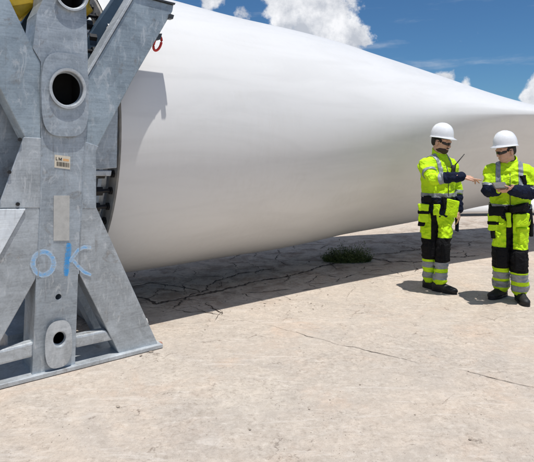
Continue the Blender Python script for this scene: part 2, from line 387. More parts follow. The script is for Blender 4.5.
tag(obj_pf('gravel', gv, gf, M_stone), kind='stuff')

# ------------------------------------------------------------------ frame/blade coordinate system: u along the blade, p away from the camera across it
A_ = Vector((.783, .622, 0)).normalized(); N_ = Vector((-.622, .783, 0)).normalized()
def W(u, p, h): return Vector((A_.x * u + N_.x * p, A_.y * u + N_.y * p, h))
P0 = 3.93
def UH(px, py, p=P0):
    r = (px - 267) / FPX
    u = (-r * N_.y * p + N_.x * p) / (r * A_.y - A_.x); Z = A_.y * u + N_.y * p
    return u, CH - (py - HZ) / FPX * Z

# ------------------------------------------------------------------ the turbine blade
def interp(s, tab):
    xs = [t[0] for t in tab]
    if s <= xs[0]: return np.array(tab[0][1:], float)
    if s >= xs[-1]: return np.array(tab[-1][1:], float)
    i = max(k for k in range(len(xs)) if xs[k] <= s); i = min(i, len(xs) - 2)
    def tang(k):
        if k == 0 or k == len(xs) - 1: kk = (0, 1) if k == 0 else (k - 1, k)
        else: kk = (k - 1, k + 1)
        return (np.array(tab[kk[1]][1:], float) - np.array(tab[kk[0]][1:], float)) / (xs[kk[1]] - xs[kk[0]])
    h = xs[i + 1] - xs[i]; t = (s - xs[i]) / h; a = np.array(tab[i][1:], float); b = np.array(tab[i + 1][1:], float)
    return (2 * t**3 - 3 * t**2 + 1) * a + (t**3 - 2 * t**2 + t) * h * tang(i) + (-2 * t**3 + 3 * t**2) * b + (t**3 - t**2) * h * tang(i + 1)
RU, RR = 1.76, 1.50                      # root plane, root radius
# s, TEp, TEh, LEp, LEh, thickness ratio, airfoil blend
SEC = [(1.76, 4.151, 2.175, 7.049, 1.399, 1.0, 1.0, 0.0), (2.8, 4.151, 2.175, 7.049, 1.399, 1.0, 1.0, 0.0), (4.2, 4.10, 2.15, 6.85, 1.33, 1.20, 1.0, .18),
       (5.6, 3.95, 2.11, 6.5, 1.22, 1.26, .90, .52), (7.1, 3.72, 2.13, 6.15, 1.12, 1.19, .765, .85), (8.7, 3.45, 2.14, 5.8, 1.08, .74, .61, .97), (10.7, 3.2, 2.10, 5.3, 1.1, .52, .585, 1.0),
       (16, 2.7, 2.0, 4.4, 1.15, .40, .44, 1.0), (25, 1.9, 2.0, 3.1, 1.5, .28, .26, 1.0), (36, 1.6, 2.2, 2.2, 1.95, .2, .2, 1.0), (41, 1.8, 2.3, 1.95, 2.2, .18, .18, 1.0)]
def section(s, n=96, inset=0.0):
    tp, th, lp, lh, tu, tl, w = interp(s, SEC)
    T = np.array([tp, th]); L = np.array([lp, lh]); c = np.linalg.norm(T - L); e = (T - L) / c; nn = np.array([-e[1], e[0]])
    if nn[1] < 0: nn = -nn
    out = []
    for k in range(n):
        a = 2 * math.pi * k / n
        tr = tu if a <= math.pi else tl
        circ = (T + L) / 2 + (c / 2 - inset) * (math.cos(a) * e + (1 - (1 - tr) * min(1, w * 2)) * math.sin(a) * nn)
        x = (1 + math.cos(a)) / 2
        y = 5 * (.2969 * math.sqrt(x) - .1260 * x - .3516 * x**2 + .2843 * x**3 - .1015 * x**4) * tr * c
        camber = 0
        af = L + e * c * x + nn * ((y if a <= math.pi else -y) + camber)
        q = circ * (1 - w) + af * w; out.append(q)
    return out
ss = [RU] + [RU + .02] + list(np.linspace(RU + .25, 12, 60)) + list(np.linspace(12.8, 41, 34))
bladeT = empty('wind_turbine_blade', W(6, 5.0, 0), 'huge white turbine blade with its thick root end held in the grey steel frame', 'turbine blade')
n = 96; V, F = [], []
for i, s in enumerate(ss):
    for (p, h) in section(s, n): V.append(W(s, p, h))
    if i:
        b0, b1 = (i - 1) * n, i * n
        for k in range(n): F.append((b0 + k, b0 + (k + 1) % n, b1 + (k + 1) % n, b1 + k))
F.append(tuple(range((len(ss) - 1) * n, len(ss) * n)))
bladeS = obj_pf('blade_shell', V, F, M_blade, bladeT, True)
# root laminate ring (annulus) + dark inside
CP, CHh = 5.60, 1.77
V, F = [], []
for (r, u) in ((RR, RU), (RR - .012, RU - .012), (1.33, RU - .012), (1.33, RU + 2.2)):
    for k in range(n): a = 2 * math.pi * k / n; V.append(W(u, CP + r * math.cos(a), CHh + r * math.sin(a)))
for i in range(3):
    for k in range(n): F.append((i * n + k, i * n + (k + 1) % n, (i + 1) * n + (k + 1) % n, (i + 1) * n + k))
F.append(tuple(range(3 * n, 4 * n)))
ring = obj_pf('root_ring', V, F, M_rootin, bladeT)
st0 = None
for k in range(60):
    a = 2 * math.pi * (k + .5) / 60; cpt = W(RU, CP + 1.415 * math.cos(a), CHh + 1.415 * math.sin(a))
    if st0 is None:
        bm = bmesh.new(); tube_bm(bm, [A_ * -.20, A_ * .0], .017, 8); tube_bm(bm, [A_ * -.155, A_ * -.095], .040, 6); tube_bm(bm, [A_ * -.03, A_ * -.012], .034, 6)
        st0 = obj_bm('root_stud', bm, M_blackbolt); o = st0
    else:
        o = st0.copy(); C.objects.link(o)
    o.parent = bladeT; o.location = cpt - bladeT.location

# second blade far behind
far = empty('wind_turbine_blade', (10, 17, 0), 'second white blade lying flat on the ground far behind the two workers', 'turbine blade')
V, F = [], []; m_ = 40; NS = 30
fa = Vector((.995, .10, 0)).normalized(); fn = Vector((-fa.y, fa.x, 0)); ti = R_(38); l1 = fn * math.cos(ti) + Vector((0, 0, math.sin(ti))); l2 = -fn * math.sin(ti) + Vector((0, 0, math.cos(ti)))
for i in range(NS + 1):
    t = i / NS; s = -5.5 + 36 * t; r = 1.0 * (1 - .6 * t)
    if i == 0: r *= .6
    low = Vector((3.0, 12.72, .10)) + fa * s
    for k in range(m_):
        a = 2 * math.pi * k / m_; V.append(low + l1 * (r * (1 + math.cos(a)) - .05) + l2 * (r * .17 * (1 - .45 * math.cos(a)) * math.sin(a) + .02))
    if i:
        for k in range(m_): F.append(((i - 1) * m_ + k, (i - 1) * m_ + (k + 1) % m_, i * m_ + (k + 1) % m_, i * m_ + k))
F.append(tuple(range(m_))); F.append(tuple(range(NS * m_, NS * m_ + m_)))
obj_pf('blade_shell', V, F, M_blade, far, True)

# ------------------------------------------------------------------ the galvanised transport frame
frame = empty('transport_frame', W(1.22, P0 + .3, 0), 'galvanised X shaped steel frame with blue OK sprayed on it holding the blade root', 'steel frame')
def prism(name, poly, p0, p1, mat=M_galv, px=True, bev=.006, uvshift=0, parent=frame, ref=P0):
    pts = [UH(x, y, ref) for x, y in poly] if px else poly
    bm = bmesh.new(); a = [bm.verts.new(W(u, p0, h)) for u, h in pts]; b = [bm.verts.new(W(u, p1, h)) for u, h in pts]
    bm.faces.new(a); bm.faces.new(b[::-1]); k = len(pts)
    for i in range(k): bm.faces.new((a[i], b[i], b[(i + 1) % k], a[(i + 1) % k]))
    o = obj_bm(name, bm, mat, parent)
    if bev: bevel(o, bev)
    return o
def cyl(name, c_uh, r, p0, p1, mat, parent=frame, n=32, ry=None):
    u0, h0 = c_uh; ry = ry or r; bm = bmesh.new()
    a = [bm.verts.new(W(u0 + r * math.cos(2 * math.pi * k / n), p0, h0 + ry * math.sin(2 * math.pi * k / n))) for k in range(n)]
    b = [bm.verts.new(W(u0 + r * math.cos(2 * math.pi * k / n), p1, h0 + ry * math.sin(2 * math.pi * k / n))) for k in range(n)]
    bm.faces.new(a); bm.faces.new(b[::-1])
    for i in range(n): bm.faces.new((a[i], b[i], b[(i + 1) % n], a[(i + 1) % n]))
    return obj_bm(name, bm, mat, parent)
def cut(o, *cutters):
    o.modifiers.clear()
    for c in cutters:
        m = o.modifiers.new('cut', 'BOOLEAN'); m.operation = 'DIFFERENCE'; m.solver = 'EXACT'; m.object = c
    bpy.context.view_layer.update(); bake(o, *cutters); bevel(o, .004)
    return o
BOSS = UH(66, 89); TOPH = UH(71, -6); LOWH = UH(58.5, 338); SMH = UH(58.5, 297)
colL = [(32, 379), (36, 280), (40, 200), (41, 137), (41, 62), (33, 48), (37, 13), (43, 0), (46, -40)]
colR = [(86, -40), (86, 0), (88, 60), (87, 125), (82, 197), (78, 280), (75, 368)]
DEP = .26
col = prism('column', colL + colR, P0, P0 + DEP)
uc0, uc1 = UH(41, 125)[0] + .014, UH(86, 125)[0] - .03
def cavity_spec():
    out = []
    for (cx, h0, h1, hw_) in ((64.5, BOSS[1] - .24, BOSS[1] + .22, .135), (64.5, TOPH[1] - .20, TOPH[1] + .18, .135), (55.5, LOWH[1] - .12, LOWH[1] + .12, .09)):
        y_ = 100 if h0 > 1 else 338; out.append((UH(cx, y_)[0], h0, h1, hw_))
    return out
cavs = []
for (cu, h0, h1, hw_) in cavity_spec():
    bm = bmesh.new(); box_bm(bm, W(cu, P0 + DEP / 2, (h0 + h1) / 2), A_ * hw_, N_ * (DEP / 2 - .014), Vector((0, 0, (h1 - h0) / 2))); cavs.append(obj_bm('cavity', bm, M_galv))
ch1 = cyl('c', BOSS, .105, P0 - .1, P0 + .1, M_galv, None, 40, .115); ch2 = cyl('c', TOPH, .10, P0 - .1, P0 + .1, M_galv, None)
ch3 = cyl('c', LOWH, .042, P0 - .1, P0 + .1, M_galv, None); ch4 = cyl('c', SMH, .021, P0 - .1, P0 + .1, M_galv, None)
cut(col, *cavs, ch1, ch2, ch3, ch4)
def rrect(c, hw, hh, rad, n=48):
    out = []
    for k in range(n):
        a = 2 * math.pi * k / n; cx, cy = math.cos(a), math.sin(a); e = rad
        x = hw * math.copysign(abs(cx) ** e, cx); y = hh * math.copysign(abs(cy) ** e, cy); out.append((c[0] + x, c[1] + y))
    return out
def plate_hole(name, outer, c, r, ry, p0, p1, mat=M_galv, parent=frame):
    n = len(outer); inner = [(c[0] + r * math.cos(2 * math.pi * k / n), c[1] + ry * math.sin(2 * math.pi * k / n)) for k in range(n)]
    V = [W(u, p0, h) for u, h in outer] + [W(u, p0, h) for u, h in inner] + [W(u, p1, h) for u, h in inner] + [W(u, p1, h) for u, h in outer]
    F = []
    for i in range(3):
        for k in range(n): F.append((i * n + k, i * n + (k + 1) % n, (i + 1) * n + (k + 1) % n, (i + 1) * n + k))
    bm = bmesh.new(); vs = [bm.verts.new(v) for v in V]
    for f in F: bm.faces.new([vs[i] for i in f])
    o = obj_bm(name, bm, mat, parent); return bevel(o, .009)
bc = UH(64.5, 95); hw = (UH(88.5, 90)[0] - UH(41.5, 90)[0]) / 2; hh = (UH(65, 53)[1] - UH(65, 136)[1]) / 2
boss = plate_hole('boss_plate', rrect(bc, hw, hh, .58), BOSS, .112, .122, P0 - .028, P0 + .003)
plate_hole('lifting_ring', rrect(BOSS, .131, .146, 1), BOSS, .108, .121, P0 - .050, P0 - .026, M_galv_pale)
plate_hole('lifting_ring', rrect(TOPH, .122, .127, 1), TOPH, .10, .105, P0 - .030, P0 + .003, M_galv_pale)
lc = UH(57.5, 343); lw = (UH(71, 343)[0] - UH(44, 343)[0]) / 2; lh = (UH(57, 320)[1] - UH(57, 367)[1]) / 2
plate_hole('foot_boss', rrect(lc, lw, lh, .72), LOWH, .043, .05, P0 - .03, P0 + .003, M_galv_pale)
# arms, gussets, legs: box sections behind flush face plates
prism('arm', [(41, 62), (33, 48), (10, 0), (-10, -42), (-68, -28), (0, 88), (25, 137), (41, 145)], P0 + .006, P0 + .20, M_galv_teal)
prism('arm', [(87, 78), (136, -5), (174, 5), (173, 11), (133, 80), (99, 145), (86, 150)], P0 + .006, P0 + .10, M_galv_teal)
prism('arm_cap', [(135, -6.5), (136.5, -5), (174.3, 5), (175, 3.2)], P0 - .01, P0 + .12, M_metaldark, bev=.001)
prism('gusset', [(24, 137), (41.3, 138), (41.3, 208), (-2, 208)], P0 + .001, P0 + .02, M_galv_low, bev=.004)
prism('gusset', [(84, 141), (99, 146), (96.5, 152), (96.5, 209), (80, 209)], P0 + .002, P0 + .18)
legL = prism('leg', [(40, 205), (26, 208), (-87, 410), (-30, 396), (36, 279), (40, 262)], P0 + .004, P0 + .17, M_galv_low)
legR = prism('leg', [(79, 206), (96, 206), (104, 224), (159.5, 347), (121, 357), (80, 275)], P0 + .004, P0 + .17, M_galv_low)
# horizontal rails, rounded
prism('weld_strip', [(41.4, 137), (42.8, 137), (41.6, 200), (38.6, 278), (37.3, 278), (40.2, 200)], P0 - .003, P0 + .002, M_galv, bev=.0015)
prism('weld_strip', [(84.6, 137), (86.0, 137), (82.8, 200), (79.0, 274), (77.8, 274), (81.6, 200)], P0 - .003, P0 + .002, M_galv, bev=.0015)
def rail(a, b, ra, name='rail'):
    (u0, h0), (u1, h1) = UH(*a), UH(*b); bm = bmesh.new()
    tube_bm(bm, [W(u0, P0 + .07, h0), W(u1, P0 + .07, h1)], ra, 16); return obj_bm(name, bm, M_galv_pale, frame, True)
prism('rail', [(34.5, 342.5), (34.5, 357.5), (-50, 379), (-50, 364)], P0 + .012, P0 + .10, M_galv_pale, bev=.016)
prism('rail', [(76, 337), (107, 330.5), (115, 340.5), (76, 349)], P0 + .012, P0 + .10, M_galv_pale, bev=.016)
# base plates
uL, uR = UH(-100, 413)[0], UH(161, 347)[0]
def ubox(name, u0, u1, p0, p1, h0, h1, mat=M_galv, bev=.004, parent=frame):
    bm = bmesh.new(); box_bm(bm, W((u0 + u1) / 2, (p0 + p1) / 2, (h0 + h1) / 2), A_ * ((u1 - u0) / 2), N_ * ((p1 - p0) / 2), Vector((0, 0, (h1 - h0) / 2)))
    o = obj_bm(name, bm, mat, parent); bevel(o, bev) if bev else None; return o
ubox('base_plate', uL, uR, P0 - .035, P0 + .55, .004, .034, M_galv_pale)
ubox('floor_beam', 1.0, 1.45, P0 + .56, P0 + 2.84, .006, .16)
ubox('floor_beam', uL + .05, uL + .25, P0 + .56, P0 + 2.84, .006, .12)
ubox('floor_beam', uR - .25, uR - .05, P0 + .56, P0 + 2.84, .006, .12)
# inner (second) X of the near side, half a metre behind the front one
IP = P0 + .46
def pz(poly): return poly
for o in (legL, legR):
    c = o.copy(); C.objects.link(c); c.parent = frame; c.location = N_ * .42
    c = o.copy(); C.objects.link(c); c.parent = frame; c.location = N_ * 2.95
prism('inner_arm', [(15, 34), (24, 19), (52, -28), (78, -28), (66, 70), (20, 70)], IP, IP + .10, M_bluedark, ref=IP)
prism('inner_arm', [(78, 100), (83, 44), (113, 0), (131, -28), (158, -28), (137, 0), (96, 70)], IP, IP + .10, M_bluedark, ref=IP)
prism('side_plate', [(-30, 60), (24, 60), (27, 128), (22, 150), (2, 232), (-16, 232)], P0 + .30, P0 + .33, M_galv, ref=P0 + .30)
ubox('column', 1.02, 1.40, P0 + 2.95, P0 + 3.2, .03, 3.1)
ubox('cross_beam', 1.06, 1.36, IP + .12, P0 + 2.95, .55, .80)
prism('side_plate', [(90, 146), (118.5, 92), (117, 168), (90, 170)], P0 + .135, P0 + .155, M_galv, ref=P0 + .135)
prism('side_plate', [(88, 170.5), (112, 170.5), (111, 176), (88, 176)], P0 + .14, P0 + .30, M_galv_pale, ref=P0 + .14)
prism('dark_backing', [(60, 100), (108, 100), (102, 235), (60, 235)], P0 + 1.2, P0 + 1.25, M_bluedark, ref=P0 + .9)  # dark sheet added so the interior behind the studs reads as shaded
prism('leg_flange', [(-3, 209), (25.5, 208.6), (-40, 326), (-110, 326), (-60, 270)], P0 - .012, P0 + .003, M_galv_sunlit, bev=.004)
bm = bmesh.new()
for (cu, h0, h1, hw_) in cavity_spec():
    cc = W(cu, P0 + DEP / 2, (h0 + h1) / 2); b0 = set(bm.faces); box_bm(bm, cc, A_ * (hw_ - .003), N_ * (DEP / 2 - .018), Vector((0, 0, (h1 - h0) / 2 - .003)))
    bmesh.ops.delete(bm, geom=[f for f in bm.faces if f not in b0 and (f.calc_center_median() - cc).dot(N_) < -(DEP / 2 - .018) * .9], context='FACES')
tag(obj_bm('column_shade', bm, M_colshade, frame), kind='stuff')  # added dark boxes that paint the shade seen through the holes
# mounting ring the studs go through
V, F = [], []
for (r, u) in ((1.375, RU - .05), (1.375, RU - .09), (1.30, RU - .09), (1.30, RU - .05)):
    for k in range(n): a = 2 * math.pi * k / n; V.append(W(u, CP + r * math.cos(a), CHh + r * math.sin(a)))
for i in range(4):
    for k in range(n): F.append((i * n + k, i * n + (k + 1) % n, ((i + 1) % 4) * n + (k + 1) % n, ((i + 1) % 4) * n + k))
obj_pf('mounting_ring', V, F, M_galv_low, frame)
# bolts
for (x, y) in ((19.5, 139.5), (9, 172), (17.5, 204), (-2, 196)):
    cyl('bolt', UH(x, y), .013, P0 - .016, P0 + .0, M_blackbolt, n=8)
# weld beads along the column edges
def weld(pts, r=.008):
    bm = bmesh.new(); P = []
    for (a, b) in zip(pts[:-1], pts[1:]):
        for i in range(14):
            x = a[0] + (b[0] - a[0]) * i / 14; y = a[1] + (b[1] - a[1]) * i / 14; u, h = UH(x, y); P.append(W(u + random.uniform(-.001, .001), P0 + .004, h))
    tube_bm(bm, P, [r * random.uniform(.7, 1.25) for _ in P], 6); return obj_bm('weld_seam', bm, M_galv, frame, True)


# arm lip: bright flange on the upper left edge of the right arm
prism('arm_flange', [(87.5, 76), (135, -4.5), (133, -6.5), (85.5, 74)], P0 - .006, P0 + .16, M_galv_pale, bev=.003)
# label and blank plate
def quad(name, x0, y0, x1, y1, th, mat, parent=frame, skew=0.0, p=P0):
    return prism(name, [(x0, y0), (x1, y0 + skew), (x1 - .3, y1 + skew), (x0 - .3, y1)], p - th, p - .0005, mat, bev=0, parent=parent)
lab = quad('label_sticker', 54.6, 154.6, 70.2, 167.4, .003, M_label, skew=2.0)
def lq(pts, mat, name):  # print on the label: pieces in label coordinates (0..1)
    bm = bmesh.new()
    for (x0, y0, x1, y1) in pts:
        c = []
        for (fx, fy) in ((x0, y0), (x1, y0), (x1, y1), (x0, y1)):
            px = 54.6 + fx * 15.4; py = 154.6 + fy * 12.8 + fx * 2.0; u, h = UH(px, py); c.append(bm.verts.new(W(u, P0 - .0042, h)))
        bm.faces.new(c)
    o = obj_bm(name, bm, mat, frame); return o
lq([(.07, .18, .11, .42), (.07, .37, .19, .42), (.25, .18, .29, .42), (.42, .18, .46, .42)], M_ink, 'lettering')
bm = bmesh.new()
def lpoly(bm, pts):
    c = []
    for fx, fy in pts:
        u, h = UH(54.6 + fx * 15.4, 154.6 + fy * 12.8 + fx * 2.0); c.append(bm.verts.new(W(u, P0 - .0046, h)))
    bm.faces.new(c)
lpoly(bm, [(.25, .18), (.295, .18), (.375, .36), (.345, .40)]); lpoly(bm, [(.46, .18), (.415, .18), (.335, .36), (.365, .40)])
obj_bm('lettering', bm, M_ink, frame)
lq([(.55 + i * .075, .22, .60 + i * .075, .40) for i in range(5)], M_inkor, 'lettering')
bars = []; x = .12
while x < .9:
    w = random.choice([.012, .02, .035]); bars.append((x, .52, x + w, .86)); x += w + random.choice([.012, .02])
lq(bars, M_ink, 'barcode')
quad('name_plate', 53.6, 195.5, 69.4, 240.5, .005, M_plate)

# sprayed OK
def mat_spray(name, deep, pale, amt):
    m, t, b = new_mat(name); uv = t.node('ShaderNodeUVMap').outputs[0]; co = t.node('ShaderNodeTexCoord').outputs['Object']
    sx = t.node('ShaderNodeSeparateXYZ'); t.l.new(uv, sx.inputs[0]); v = sx.outputs[1]
    e = t.math('ABSOLUTE', t.math('SUBTRACT', v, .5)); nz = t.noise(co, 150, 3, .6); nz2 = t.noise(t.vmath('MULTIPLY', co, (1, 1, 2.5)), 22, 6, .75)
    ee = t.math('ADD', t.math('MULTIPLY', e, 2.0), t.math('MULTIPLY', t.math('SUBTRACT', nz, .5), .55))
    core = t.mr(ee, .35, .75, 1, 0, True)
    c = t.mix(t.math('MULTIPLY', core, t.mr(nz2, .35, .6)), pale, deep)
    al = t.math('MULTIPLY', t.mr(ee, .45, .98, 1, 0, True), t.mr(nz2, .32, .58, amt * .18, amt * .85), clamp=True)
    t.l.new(c, b.inputs['Base Color']); t.l.new(al, b.inputs['Alpha']); b.inputs['Roughness'].default_value = .6
    return m
M_spK = mat_spray('solid blue spray paint', (.02, .28, .68), (.16, .44, .76), 1.1)
M_spO = mat_spray('thin blue spray paint', (.13, .36, .66), (.62, .74, .84), 1.25)
def stroke(pts, w, mat, closed=False, pz=.006):
    n0 = len(pts); P = []
    rngi = range(n0) if closed else range(n0 - 1)
    for i in rngi:
        a, b = pts[i], pts[(i + 1) % n0]
        for k in range(6): t = k / 6; P.append((a[0] + (b[0] - a[0]) * t, a[1] + (b[1] - a[1]) * t))
    P.append(pts[0] if closed else pts[-1])
    V, F, UVs = [], [], []
    for i, (x, y) in enumerate(P):
        a = P[max(0, i - 1)] if not (closed and i == 0) else P[-2]; b = P[min(len(P) - 1, i + 1)] if not (closed and i == len(P) - 1) else P[1]
        d = Vector((b[0] - a[0], b[1] - a[1])).normalized(); nn = Vector((-d.y, d.x)); ww = w * (1 if not callable(w) else 1)
        for sgn in (-1, 1):
            tp = 1 if closed else min(1, .6 + .25 * min(i, len(P) - 1 - i)); u, h = UH(x + sgn * nn.x * w * tp / 2, y + sgn * nn.y * w * tp / 2); V.append(W(u, P0 - pz, h))
        if i: k = 2 * i; F.append((k - 2, k - 1, k + 1, k))
    o = obj_pf('spray_mark', V, F, mat, frame); uvl = o.data.uv_layers.new(name='UVMap')
    for li, lp in enumerate(o.data.loops): vi = lp.vertex_index; uvl.data[li].uv = (vi // 2 / 6, vi % 2)
    return o
stroke([(43.2 + 10.3 * math.cos(a), 263.3 + 11.5 * math.sin(a)) for a in np.linspace(0, 2 * math.pi, 29)[:-1]], 7.2, M_spO, True, .0020)
stroke([(68.8, 243), (68.5, 251), (67.0, 262), (65.8, 276)], 7.4, M_spK, pz=.0026)
stroke([(66, 253), (71, 262)], 6.5, M_spK, pz=.0023)
stroke([(91, 247.5), (84, 247), (78, 250), (73, 257), (70, 262)], 5.0, M_spO, pz=.0029)
stroke([(72, 259), (78, 266), (84, 272), (91, 275)], 5.0, M_spO, pz=.0032)

# yellow tarpaulin roll lashed behind the frame top
bm = bmesh.new(); yp = [(7, -30), (60, -30), (39, 1), (22, 21), (5, 8)]
q1 = [UH(x, y, P0 + .29) for x, y in yp]; fr_ = [bm.verts.new(W(u, P0 + .29, h)) for u, h in q1]; bk_ = [bm.verts.new(W(u, P0 + .43, h)) for u, h in q1]
bm.faces.new(fr_); bm.faces.new(bk_[::-1])
for i in range(5): bm.faces.new((fr_[i], bk_[i], bk_[(i + 1) % 5], fr_[(i + 1) % 5]))
bmesh.ops.bevel(bm, geom=bm.edges[:], offset=.025, segments=3, affect='EDGES'); bmesh.ops.triangulate(bm, faces=bm.faces[:]); bmesh.ops.subdivide_edges(bm, edges=bm.edges[:], cuts=3)
for v in bm.verts: v.co += Vector((0, -1, 0)) * .02 * mnoise.noise(v.co * 14)
tag(obj_bm('tarpaulin', bm, M_yellow, None, True), 'folded yellow tarpaulin wedged behind the top left of the grey frame', 'tarpaulin')
bm = bmesh.new(); uy, hy = UH(87, 9, P0 + .5); tube_bm(bm, [W(uy - .03, P0 + .5, hy - .05), W(uy, P0 + .5, hy), W(uy + .01, P0 + .5, hy + .12), W(uy, P0 + .5, hy + .3)], [.03, .05, .05, .04], 14)
tag(obj_bm('strap', bm, M_yellow, None, True), 'small yellow strap bundle beside the black studs at the top of the frame', 'strap')

# red shackle hanging from a lug on the right arm
uS, hS = UH(157.5, 43.5, P0 + .06)
bm = bmesh.new(); cs = W(uS, P0 + .06, hS)
tube_bm(bm, [cs + A_ * (.042 * math.cos(a)) * .75 + Vector((0, 0, .060 * math.sin(a))) + A_ * .018 * (math.sin(a)) for a in np.linspace(0, 2 * math.pi, 29)[:-1]], .0105, 10, True)
sh = obj_bm('shackle', bm, M_red, None, True); tag(sh, 'small red lifting shackle hanging on the right arm of the frame', 'shackle')
prism('lug', [(157, 33), (163.5, 33), (162, 39), (157, 40)], P0 + .02, P0 + .08, M_metaldark, bev=.003)
prism('lug', [(169, 14), (173.2, 15.5), (172, 19.5), (168, 19)], P0 - .02, P0 + .03, M_metaldark, bev=.003)
# crumpled rag / plastic scraps at the foot of the right leg
def scrap(c, r, mat, seed):
    bm = bmesh.new(); bmesh.ops.create_icosphere(bm, subdivisions=3, radius=r)
    for v in bm.verts:
        k = 1 + .55 * mnoise.noise(v.co * (2.2 / r) * .6 + Vector((seed, 0, 0))); v.co = Vector((v.co.x * k * 1.0, v.co.y * k * .8, v.co.z * k * .8)) + Vector(c)
    return obj_bm('x', bm, mat, None, True)
g = W(uR + .0, P0 + .06, 0)
s1 = scrap(W(*[(lambda q: (q[0], P0 + .03, q[1]))(UH(147, 322))][0]), .024, M_dirtwhite, 3); s1.name = 'bolt_cover'; tag(s1, 'scuffed white plastic cap stuck to the foot of the frame', 'plastic cap')
s2 = scrap(gpt(160, 345) + Vector((0, 0, .012)), .018, simple('reddish stone', (.42, .22, .16), .85, 0, .3, 20, .5, 60), 8); s2.name = 'stone'; tag(s2, 'fist sized reddish stone against the right foot of the frame', 'stone')

# ------------------------------------------------------------------ weed tuft in the blade's shade
def mat_leaf():
    m, t, b = new_mat('dusty green leaf'); co = t.node('ShaderNodeTexCoord').outputs['Object']
    c = t.mix(t.mr(t.noise(co, 9, 3), .35, .65), (.055, .085, .020), (.16, .19, .06)); t.l.new(c, b.inputs['Base Color']); b.inputs['Roughness'].default_value = .6
    return m
def weed(name, c, rx, ry, hgt, cnt, seed, lab):
    random.seed(seed); V, F = [], []
    for i in range(cnt):
        a = random.random() * 6.28; q = math.sqrt(random.random()); bx, by = c.x + rx * q * math.cos(a) * .75, c.y + ry * q * math.sin(a) * .75
        prof = (1 - .75 * q ** 2) * (1 + .9 * mnoise.noise(Vector((bx * 7, by * 7, 1))))
        L = hgt * prof * random.uniform(.45, 1.15) * (1.35 if random.random() < .06 else 1); lean = Vector((math.cos(a) * q + random.uniform(-.6, .6), math.sin(a) * q + random.uniform(-.6, .6), 0)) * .55
        p = Vector((bx, by, 0)); up = Vector((0, 0, 1)); segs = 3; wd = random.uniform(.002, .0045); side = Vector((random.uniform(-1, 1), random.uniform(-.4, .4), 0)).normalized()
        b = len(V)
        for k in range(segs + 1):
            t = k / segs; q_ = p + up * (L * t * (1 - .25 * t)) + lean * L * t * t
            V.append(q_ - side * wd * (1 - t * .9)); V.append(q_ + side * wd * (1 - t * .9))
            if k: F.append((b + 2 * k - 2, b + 2 * k - 1, b + 2 * k + 1, b + 2 * k))
            if k and random.random() < .85:        # small side leaves
                for _ in range(2):
                    l = random.uniform(.015, .032); dv = Vector((random.uniform(-1, 1), random.uniform(-1, 1), random.uniform(.1, .9))).normalized() * l; sw = dv.cross(up).normalized() * l * .22; e = len(V)
                    V.extend([q_, q_ + dv * .5 + sw, q_ + dv, q_ + dv * .5 - sw]); F.append((e, e + 1, e + 2, e + 3))
    return tag(obj_pf(name, V, F, M_leaf), lab, 'weed')
M_leaf = mat_leaf()
weed('weed_bush', gpt(347, 261), .46, .22, .24, 1500, 3, 'low dark green weed bush growing from the big crack in the shade under the blade')
random.seed(11)

